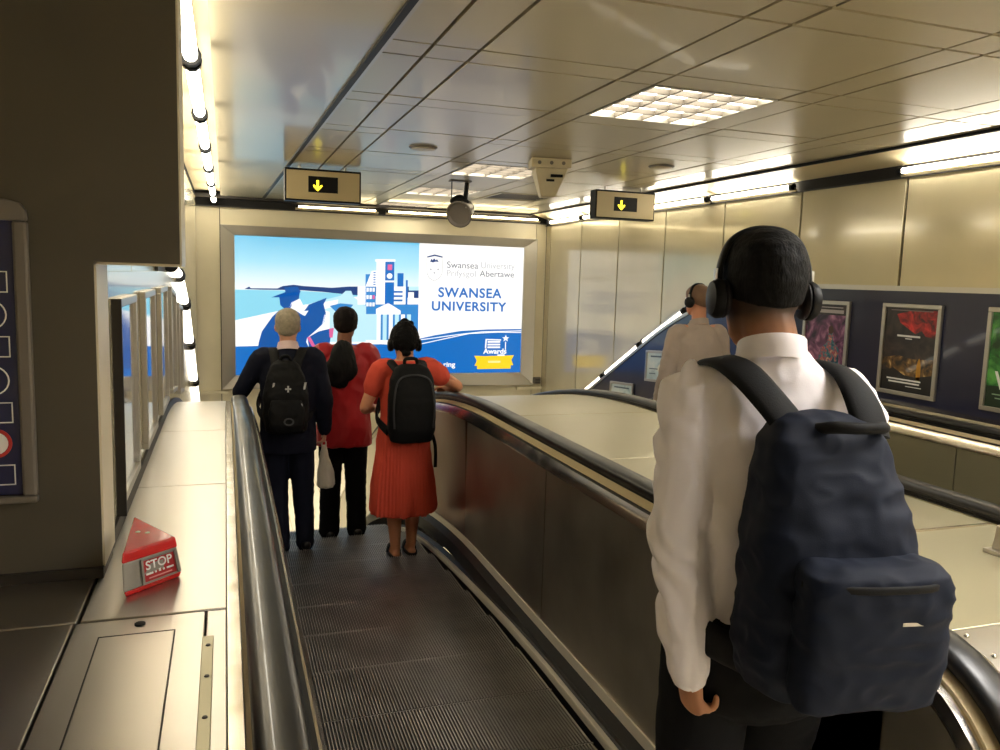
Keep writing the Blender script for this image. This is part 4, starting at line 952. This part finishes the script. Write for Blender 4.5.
def backpack(label, loc, rz, body, m, pocket=None, straps=(), handle=None, e=3.2, voxel=.008, strap_m=None, sw=.07, fold=None, pocket_flap=None):
    t = thing('backpack', label, 'backpack', loc, rz); mb = MB(); loft(mb, body, e=e, n=32)
    organic('main_compartment', mb, m, t, voxel, 4, fold=fold)
    if pocket: mb = MB(); loft(mb, pocket, e=3.6, n=32); organic('front_pocket', mb, m, t, voxel, 3, fold=fold)
    for pts, nr in straps: ribbon3(pts, nr, sw, .012).build('shoulder_strap', strap_m or m, t, smooth=50)
    if handle: MB().limb(handle, [.011]*len(handle), n=10).build('handle', strap_m or m, t, smooth=0)
    return t
navyf = col_fabric('pack_navy', (14, 22, 39), .7, bscale=500, bump=.08)
packblack = col_fabric('pack_black', (11, 11, 12), .7, bscale=300, bump=.1)
bx = .018
bp_ = backpack('navy fabric backpack on the man in the white shirt', WL, WRZ+math.radians(12),
    [(.925, bx, -.225, .10, .06), (.935, bx, -.225, .140, .09), (.99, bx, -.235, .155, .105), (1.12, bx, -.24, .160, .112), (1.24, bx-.002, -.232, .152, .10), (1.34, bx-.004, -.215, .132, .082), (1.40, bx-.006, -.200, .118, .064), (1.435, bx-.008, -.19, .085, .045), (1.445, bx-.008, -.186, .05, .026)],
    navyf, pocket=[(.945, bx+.016, -.345, .11, .030), (.96, bx+.016, -.348, .130, .045), (1.06, bx+.016, -.356, .136, .056), (1.16, bx+.016, -.362, .136, .060), (1.20, bx+.016, -.357, .132, .054), (1.215, bx+.016, -.345, .11, .035)],
    straps=[([(-.035, -.20, 1.40), (-.065, -.165, 1.45), (-.098, -.10, 1.505), (-.112, -.02, 1.522), (-.118, .06, 1.495), (-.12, .125, 1.40), (-.125, .150, 1.22), (-.17, .09, 1.05), (-.16, -.08, .98), (-.10, -.17, .96)],
             [(0, -1, .6), (0, -.8, .7), (-.2, -.5, .9), (-.2, 0, 1), (-.1, .6, .8), (0, 1, .2), (0, 1, 0), (-1, .4, 0), (-1, -.3, 0), (-.5, -1, 0)]),
            ([(.115, -.20, 1.40), (.118, -.165, 1.45), (.122, -.10, 1.497), (.122, -.02, 1.515), (.12, .06, 1.492), (.12, .125, 1.40), (.125, .150, 1.22), (.17, .09, 1.05), (.16, -.08, .98), (.13, -.17, .96)],
             [(0, -1, .6), (0, -.8, .7), (.2, -.5, .9), (.2, 0, 1), (.1, .6, .8), (0, 1, .2), (0, 1, 0), (1, .4, 0), (1, -.3, 0), (.5, -1, 0)])],
    strap_m=packblack, handle=[(-.02, -.235, 1.425), (0.0, -.262, 1.432), (.045, -.272, 1.432), (.09, -.265, 1.432), (.11, -.235, 1.425)], voxel=.006, sw=.074,
    fold=folds(.010, 9, (1, 1, 1.6), 5))
pk = [o for o in bp_.children if o.name.startswith('front_pocket')][0]
MB().box(bx+.035, bx+.075, -.4175, -.411, 1.125, 1.131).build('brand_tab', M['alu'], pk)
ribbon3([(bx-.118, -.36, 1.182), (bx-.06, -.412, 1.188), (bx+.08, -.414, 1.188), (bx+.148, -.36, 1.182)], [(-1, -.5, 0), (0, -1, 0), (0, -1, 0), (1, -.5, 0)], .014, .004).build('zip', packblack, pk, smooth=50)


# ---- standing figures further down; joints for a height of 1.75, scaled
def scaleJ(J, k):
    out = {}
    for a, v in J.items():
        if a == 'torso': out[a] = [tuple(x*k for x in r) for r in v]
        elif a == 'hk': out[a] = v*k
        else: out[a] = tuple(x*k for x in v)
    return out
def rows(L, k): return [tuple(x*k for x in r) for r in L]
TORSO = [(.88, 0, 0, .16, .11), (1.0, 0, 0, .15, .105), (1.1, 0, 0, .145, .105), (1.25, 0, 0, .165, .115), (1.36, 0, -.008, .172, .11), (1.43, 0, -.01, .14, .085), (1.48, 0, -.01, .08, .065)]
BASE = dict(torso=TORSO, neck=(0, -.012, 1.50), sh_l=(-.18, -.01, 1.42), sh_r=(.18, -.01, 1.42), el_l=(-.24, -.02, 1.13), el_r=(.24, -.02, 1.13), wr_l=(-.25, .03, .90), wr_r=(.25, .03, .90),
            hip_l=(-.088, 0, .90), hip_r=(.088, 0, .90), knee_l=(-.095, .015, .48), knee_r=(.095, .015, .48), ankle_l=(-.10, -.01, .085), ankle_r=(.10, -.01, .085), hk=1.0)
HANG = dict(l=((0, .15, -1), (.9, .2, 0), (.1, .9, 0), (25, 30, 20)), r=((0, .15, -1), (-.9, .2, 0), (-.1, .9, 0), (25, 30, 20)))
JK = [(.76, 0, -.004, .20, .145), (.85, 0, -.006, .20, .15), (.98, 0, -.004, .19, .142), (1.1, 0, -.004, .185, .138), (1.25, 0, -.006, .195, .14), (1.36, 0, -.012, .195, .128), (1.43, 0, -.012, .16, .10), (1.47, 0, -.012, .10, .08), (1.495, 0, -.012, .074, .072)]
PV = [(.98, 0, 0, .162, .12), (.90, 0, -.006, .175, .13), (.82, 0, -.006, .17, .125), (.76, 0, 0, .11, .09)]

# man in the navy suit, hand on the left rail
k = 1.66/1.775; L1 = (.385, 5.40, -.21)
J = scaleJ({**BASE, 'el_l': (-.31, .05, 1.19), 'wr_l': (-.325, .28, 1.14), 'el_r': (.25, -.01, 1.13), 'wr_r': (.262, .06, .895), 'knee_l': (-.075, .03, .48), 'knee_r': (.105, .015, .48), 'ankle_l': (-.055, -.03, .085), 'ankle_r': (.125, .05, .085)}, k)
H1 = headM((0, .012, 1.64*k), yaw=-6, pitch=0, k=.98)
hd1 = dict(l=((-.05, 1, -.15), (0, -.1, -1), (1, 0, 0), (28, 35, 25)), r=HANG['r'])
suit = col_fabric('suit_navy', (20, 23, 38), .8, bscale=400, bump=.06)
p1 = person('man in navy suit with grey hair holding the left handrail', L1, 0, J, skinmat('skin_pale', (206, 152, 124), (150, 142, 132)), H1, hands=hd1)
hb_ = MB(); hairshell(hb_, H1, .007, -.028, .42); organic('hair', hb_, mat('hair_grey', (158, 148, 128), .7, var=.25, vscale=40, bump=.3, bscale=200), p1, .006, 3, fold=folds(.003, 40))
mb = MB(); loft(mb, rows(JK, k)); sleeve(mb, J['sh_l'], J['el_l'], J['wr_l'], [.068, .062, .055, .048, .044]); sleeve(mb, J['sh_r'], J['el_r'], J['wr_r'], [.07, .066, .06, .054, .048])
organic('suit_jacket', mb, suit, p1, .009, 5, fold=folds(.006, 10, (1, 1, 1)))
cl = [[Vector((rr*math.cos(a), -.012*k+rr*1.04*math.sin(a), 1.475*k+zz-.02*math.sin(a))) for a in [2*math.pi*i/24 for i in range(24)]] for zz, rr in ((0, .075), (.035, .068), (.052, .064), (.05, .060), (.0, .062))]
MB().rings(cl, cap=False).build('shirt_collar', mat('collar_pink', (226, 200, 198), .7), p1, smooth=60)
organic('suit_trousers', trousers_mb(J, [.098*k, .09*k, .078*k, .07*k, .068*k], rows(PV, k)), suit, p1, .009, 5, fold=folds(.006, 9))
for s in ('l', 'r'): shoe('shoe', J['ankle_'+s], mat('shoe_black', (16, 15, 15), .35), p1, k=.95)
q = k
b2 = backpack('black backpack with white cross emblem on the man in the navy suit', L1, 0,
    rows([(.93, -.03, -.225, .09, .05), (.945, -.03, -.225, .135, .085), (1.05, -.03, -.23, .152, .10), (1.2, -.03, -.228, .15, .095), (1.32, -.03, -.21, .125, .075), (1.40, -.03, -.19, .09, .05), (1.425, -.03, -.18, .05, .03)], q), packblack,
    pocket=rows([(.95, -.03, -.315, .09, .03), (1.0, -.03, -.325, .115, .04), (1.1, -.03, -.325, .118, .04), (1.17, -.03, -.315, .10, .03)], q),
    straps=[([(-.09*q, -.19*q, 1.38*q), (-.10*q, -.10*q, 1.465*q), (-.105*q, -.01, 1.485*q), (-.11*q, .08, 1.43*q), (-.12*q, .14, 1.25*q), (-.20*q, .05, 1.08*q), (-.15*q, -.16, 1.0*q)], [(0, -1, .5), (0, -.6, 1), (0, 0, 1), (0, 1, .6), (0, 1, 0), (-1, .2, 0), (-1, -.5, 0)]),
            ([(.04*q, -.19*q, 1.38*q), (.08*q, -.10*q, 1.465*q), (.10*q, -.01, 1.485*q), (.11*q, .08, 1.43*q), (.12*q, .14, 1.25*q), (.20*q, .05, 1.08*q), (.10*q, -.16, 1.0*q)], [(0, -1, .5), (0, -.6, 1), (0, 0, 1), (0, 1, .6), (0, 1, 0), (1, .2, 0), (1, -.5, 0)])],
    handle=[(-.07*q, -.19*q, 1.41*q), (-.05*q, -.20*q, 1.45*q), (-.01*q, -.20*q, 1.45*q), (.01*q, -.19*q, 1.41*q)], sw=.06, fold=folds(.008, 12))
pm = [o for o in b2.children if o.name.startswith('main_compartment')][0]; fpk = [o for o in b2.children if o.name.startswith('front_pocket')][0]
wt = mat('emblem_grey', (200, 200, 198), .5)
zc = 1.245*q; yc = -.322*q; xc_ = -.022*q
MB().box(xc_-.005, xc_+.005, yc-.006, yc, zc-.020, zc+.020).box(xc_-.018, xc_+.018, yc-.006, yc, zc-.005, zc+.005).build('cross_emblem', wt, pm)
MB().obox((.03*q, -.340*q, 1.13*q), (1, 0, .25), (0, 1, 0), (-.25, 0, 1), .038, .004, .008).build('logo_label', wt, fpk)
rr_ = [[(-.02*q+r2*math.cos(2*math.pi*i/20), y2, 1.03*q+r2*.75*math.sin(2*math.pi*i/20)) for r2, y2 in ((.032, -.370*q), (.022, -.370*q), (.022, -.360*q), (.032, -.360*q))] for i in range(21)]
MB().rings(rr_, cap=False).build('ring_emblem', mat('emblem_dim', (70, 70, 72), .5), fpk)
for sx in (-.115, .09): MB().obox((sx*q, -.29*q, 1.26*q), (1, 0, 0), (0, 1, 0), (.2, 0, 1), .006, .004, .022).build('zip_pull', wt, pm)
# plastic bag in his right hand
t = thing('plastic_bag', 'pale crumpled plastic bag held by the man in the navy suit', 'bag', L1, 0)
mb = MB(); hx, hy, hz = .243, .075, .735
loft(mb, [(.42, hx+.015, hy, .045, .03), (.44, hx+.015, hy, .062, .042), (.52, hx+.012, hy, .058, .04), (.62, hx+.004, hy, .036, .026), (.70, hx, hy, .018, .014), (.72, hx, hy, .012, .010)])
organic('bag_body', mb, mat('plastic_film', (206, 200, 182), .3, alpha=.86), t, .006, 2, fold=folds(.010, 22, (1, 1, .3)))
for s in (-1, 1): MB().limb([(hx+s*.01, hy, .70), (hx+s*.014, hy, .735), (hx, hy, .765)], [.006, .005, .005], n=8).build('bag_handle', mat('plastic_film', (206, 200, 182), .3), t, smooth=0)

# person in the red jacket one step lower
k = 1.72/1.775; L2 = (.815, 5.86, -.28)
J = scaleJ({**BASE, 'el_r': (.265, .01, 1.12), 'wr_r': (.22, .20, .98), 'el_l': (-.25, .02, 1.12), 'wr_l': (-.2, .22, 1.0), 'ankle_l': (-.105, -.01, .085), 'ankle_r': (.105, .0, .085)}, k)
H2 = headM((.012, .012, 1.645*k), yaw=-16, pitch=0, k=.98)
redj = mat('jacket_red', (176, 20, 32), .5, sheen=.1, bump=.05, bscale=200)
p2 = person('person in red jacket with dark hood and black trousers', L2, 0, J, skinmat('skin_brown', (128, 82, 58), (26, 22, 20)), H2, hands=dict(l=((0, 1, -.2), (0, 0, -1), (1, 0, 0), (25, 30, 20)), r=((0, 1, -.2), (0, 0, -1), (-1, 0, 0), (25, 30, 20))))
hb_ = MB(); hairshell(hb_, H2, .014, -.042, .30); organic('hair', hb_, mat('hair_brown_black', (22, 17, 15), .7, spec=.15, bump=.3, bscale=200), p2, .006, 3, fold=folds(.005, 35))
mb = MB(); loft(mb, [(zz*k-(.03 if zz < .9 else 0), cx, cy, rx*k*1.05, ry*k*1.05) for zz, cx, cy, rx, ry in JK]); sleeve(mb, J['sh_l'], J['el_l'], J['wr_l'], [.082, .078, .07, .06, .05]); sleeve(mb, J['sh_r'], J['el_r'], J['wr_r'], [.082, .08, .072, .062, .05])
organic('jacket', mb, redj, p2, .009, 5, fold=folds(.012, 8, (1, 1, .7)))
mb = MB(); mb.limb([(-.015, -.10, 1.50*k), (-.03, -.145, 1.42*k), (-.04, -.160, 1.33*k), (-.045, -.160, 1.25*k), (-.03, -.155, 1.20*k)], [(.035, .06), (.035, .095), (.032, .118), (.026, .10), (.015, .04)], n=18)
organic('hood', mb, mat('hood_black', (11, 12, 12), .6, spec=.2, bump=.1, bscale=150), p2, .007, 4, fold=folds(.010, 14, (1.6, 1, .5)))
organic('trousers', trousers_mb(J, [.10*k, .095*k, .082*k, .078*k, .078*k], rows(PV, k)), blackf, p2, .009, 5, fold=folds(.006, 9))
for s in ('l', 'r'): shoe('shoe', J['ankle_'+s], mat('shoe_black', (16, 15, 15), .35), p2)

# woman in the orange-red dress, elbow over the right rail
k = 1.555/1.775; L3 = (1.085, 5.03, -.15)
J = scaleJ({**BASE, 'sh_l': (-.175, -.01, 1.40), 'sh_r': (.175, -.01, 1.41), 'el_l': (-.285, .0, 1.13), 'wr_l': (-.19, .22, 1.09), 'el_r': (.425, .06, 1.265), 'wr_r': (.395, .30, 1.225), 'ankle_l': (-.055, -.03, .085), 'ankle_r': (.075, .02, .085), 'knee_l': (-.07, .01, .48), 'knee_r': (.085, .02, .48)}, k)
H3 = headM((.0, .012, 1.60*k), yaw=-4, pitch=-8, k=.94)
dress = col_fabric('dress_coral', (210, 80, 62), .8, bscale=300, bump=.06)
p3 = person('woman in coral red dress and headphones leaning on the right handrail', L3, 0, J, skinmat('skin_warm', (204, 140, 106), (30, 22, 20)), H3, voxel=.007, hands=dict(l=((.4, 1, 0), (0, 0, -1), (1, 0, 0), (30, 30, 20)), r=((-.1, 1, -.1), (0, 0, -1), (-1, 0, 0), (30, 30, 20))))
hb_ = MB(); hairshell(hb_, H3, .018, -.045, .30)
for a, b, c_, r in ((0, -.01, .135, .034), (-.03, -.03, .128, .024), (.035, -.02, .128, .026), (0, -.06, .115, .035), (0, -.075, -.075, .028)): hb_.ell(H3 @ Vector((a, b, c_)), r, r, r*.8, 12, 8)
organic('hair', hb_, mat('hair_curly', (12, 10, 9), .7, spec=.15, bump=.5, bscale=120), p3, .006, 2, fold=folds(.010, 40))
mb = MB(); loft(mb, [(.33, .005, 0, .25, .17), (.36, .005, 0, .255, .175), (.55, .002, 0, .238, .17), (.80, 0, -.005, .205, .16), (.92, 0, -.01, .195, .155), (1.06, 0, -.004, .17, .135), (1.22, 0, -.004, .18, .135), (1.34, 0, -.01, .185, .122), (1.41, 0, -.012, .15, .095), (1.455, 0, -.012, .10, .08), (1.475, 0, -.01, .082, .074)])
mb.v = [(a*k, b*k, c_*k) for a, b, c_ in mb.v]
sleeve(mb, J['sh_l'], J['el_l'], J['wr_l'], [.076*k*1.1, .074*k*1.1, 0, 0, 0], .45); sleeve(mb, J['sh_r'], J['el_r'], J['wr_r'], [.076*k*1.1, .074*k*1.1, 0, 0, 0], .40)
def pleat(p, n):
    if p.z > 1.12*k or abs(n.z) > .7: return 0
    a = math.atan2(p.y, p.x); return .0045*math.sin(a*46)*min(1, (1.15*k-p.z)/.25)+.012*math.sin(a*7+1.2)*max(0, min(1, (.8*k-p.z)/.4))
organic('dress', mb, dress, p3, .007, 4, fold=folds(.008, 8, (1, 1, .6), 3, pleat))
for s in ('l', 'r'):
    an = V(J['ankle_'+s]); g = V((an.x, an.y+.03, an.z-.085*k)); rg = lambda zz: [g+V((.042*math.cos(a), .115*math.sin(a), zz)) for a in [2*math.pi*i/20 for i in range(20)]]
    sd = MB().rings([rg(0), rg(.018)]).build('sandal', mat('sandal_black', (20, 18, 18), .6), p3, smooth=40, bevel=.003)
    ribbon3([g+V((-.042, .03, .012)), g+V((-.028, .035, .055)), g+V((0, .04, .066)), g+V((.028, .035, .055)), g+V((.042, .03, .012))], [(-1, 0, .3), (-.6, 0, 1), (0, 0, 1), (.6, 0, 1), (1, 0, .3)], .05, .006).build('sandal_strap', mat('sandal_black', (20, 18, 18), .6), sd, smooth=40)
headphones('black over-ear headphones on the woman in the coral dress', L3, 0, H3 @ Matrix.Scale(1.04, 4))
q = k
b3 = backpack('black square backpack on the woman in the coral dress', L3, 0,
    rows([(.90, .01, -.205, .10, .04), (.915, .01, -.21, .15, .07), (1.0, .01, -.215, .17, .085), (1.2, .01, -.215, .17, .085), (1.36, .01, -.20, .155, .072), (1.44, .01, -.185, .12, .055), (1.465, .01, -.18, .07, .03)], q), packblack,
    straps=[([(s*.09*q, -.19*q, 1.42*q), (s*.11*q, -.09, 1.45*q), (s*.115*q, .0, 1.465*q), (s*.12*q, .09, 1.40*q), (s*.12*q, .13, 1.22*q), (s*.19*q, .04, 1.05*q), (s*.15*q, -.15, .98*q)], [(0, -1, .6), (0, -.5, 1), (0, 0, 1), (0, 1, .6), (0, 1, 0), (s, .2, 0), (s, -.5, 0)]) for s in (-1, 1)],
    handle=[(-.035, -.185*q, 1.455*q), (-.03, -.19*q, 1.50*q), (.035, -.19*q, 1.50*q), (.045, -.185*q, 1.455*q)], e=3.4, sw=.06, fold=folds(.004, 10))
pm = [o for o in b3.children if o.name.startswith('main_compartment')][0]
ribbon3([(-.13*q, -.30*q, 1.02*q), (-.135*q, -.303*q, 1.2*q), (-.10*q, -.287*q, 1.36*q), (.01*q, -.278*q, 1.395*q), (.12*q, -.287*q, 1.36*q), (.155*q, -.303*q, 1.2*q), (.15*q, -.30*q, 1.02*q)], [(0, -1, 0)]*7, .012, .004).build('zip', mat('zip_grey', (40, 40, 42), .5), pm, smooth=50)
ribbon3([(.16*q, -.19*q, .98*q), (.20*q, -.17*q, .86*q), (.205*q, -.165*q, .70*q)], [(0, -1, 0)]*3, .022, .003).build('loose_strap', packblack, b3, smooth=50)

# man in grey on the second escalator
k = 1.83/1.775; L4 = (3.325, 5.16, -.15)
J = scaleJ({**BASE, 'el_l': (-.245, -.01, 1.13), 'wr_l': (-.245, .08, .92)}, k)
H4 = headM((-.005, .012, 1.66*k), yaw=14, pitch=0, k=.98)
p4 = person('man in grey brown shirt and headphones on the second escalator', L4, 0, J, skinmat('skin_rose', (196, 136, 104), (110, 82, 62)), H4, hands=HANG, voxel=.009)
hb_ = MB(); hairshell(hb_, H4, .006, -.015, .40); organic('hair', hb_, mat('hair_light_brown', (112, 84, 62), .6, bump=.3, bscale=200), p4, .006, 3)
gs = col_fabric('shirt_greige', (164, 150, 140), .8, bscale=300, bump=.06)
mb = MB(); loft(mb, rows(JK, k)); sleeve(mb, J['sh_l'], J['el_l'], J['wr_l'], [.066, .064, .058, .052, .044]); sleeve(mb, J['sh_r'], J['el_r'], J['wr_r'], [.066, .064, .058, .052, .044])
organic('shirt', mb, gs, p4, .010, 5, fold=folds(.009, 10))
cl = [[Vector((rr*math.cos(a), -.012*k+rr*1.04*math.sin(a), 1.478*k+zz-.02*math.sin(a))) for a in [2*math.pi*i/24 for i in range(24)]] for zz, rr in ((0, .075), (.03, .070), (.045, .066), (.043, .062), (.0, .062))]
MB().rings(cl, cap=False).build('collar', gs, p4, smooth=60)
organic('trousers', trousers_mb(J, [.10*k, .092*k, .08*k, .072*k, .07*k], rows(PV, k)), blackf, p4, .010, 5, fold=folds(.006, 9))
for s in ('l', 'r'): shoe('shoe', J['ankle_'+s], mat('shoe_black', (16, 15, 15), .35), p4)
headphones('black over-ear headphones on the man in the grey brown shirt', L4, 0, H4)
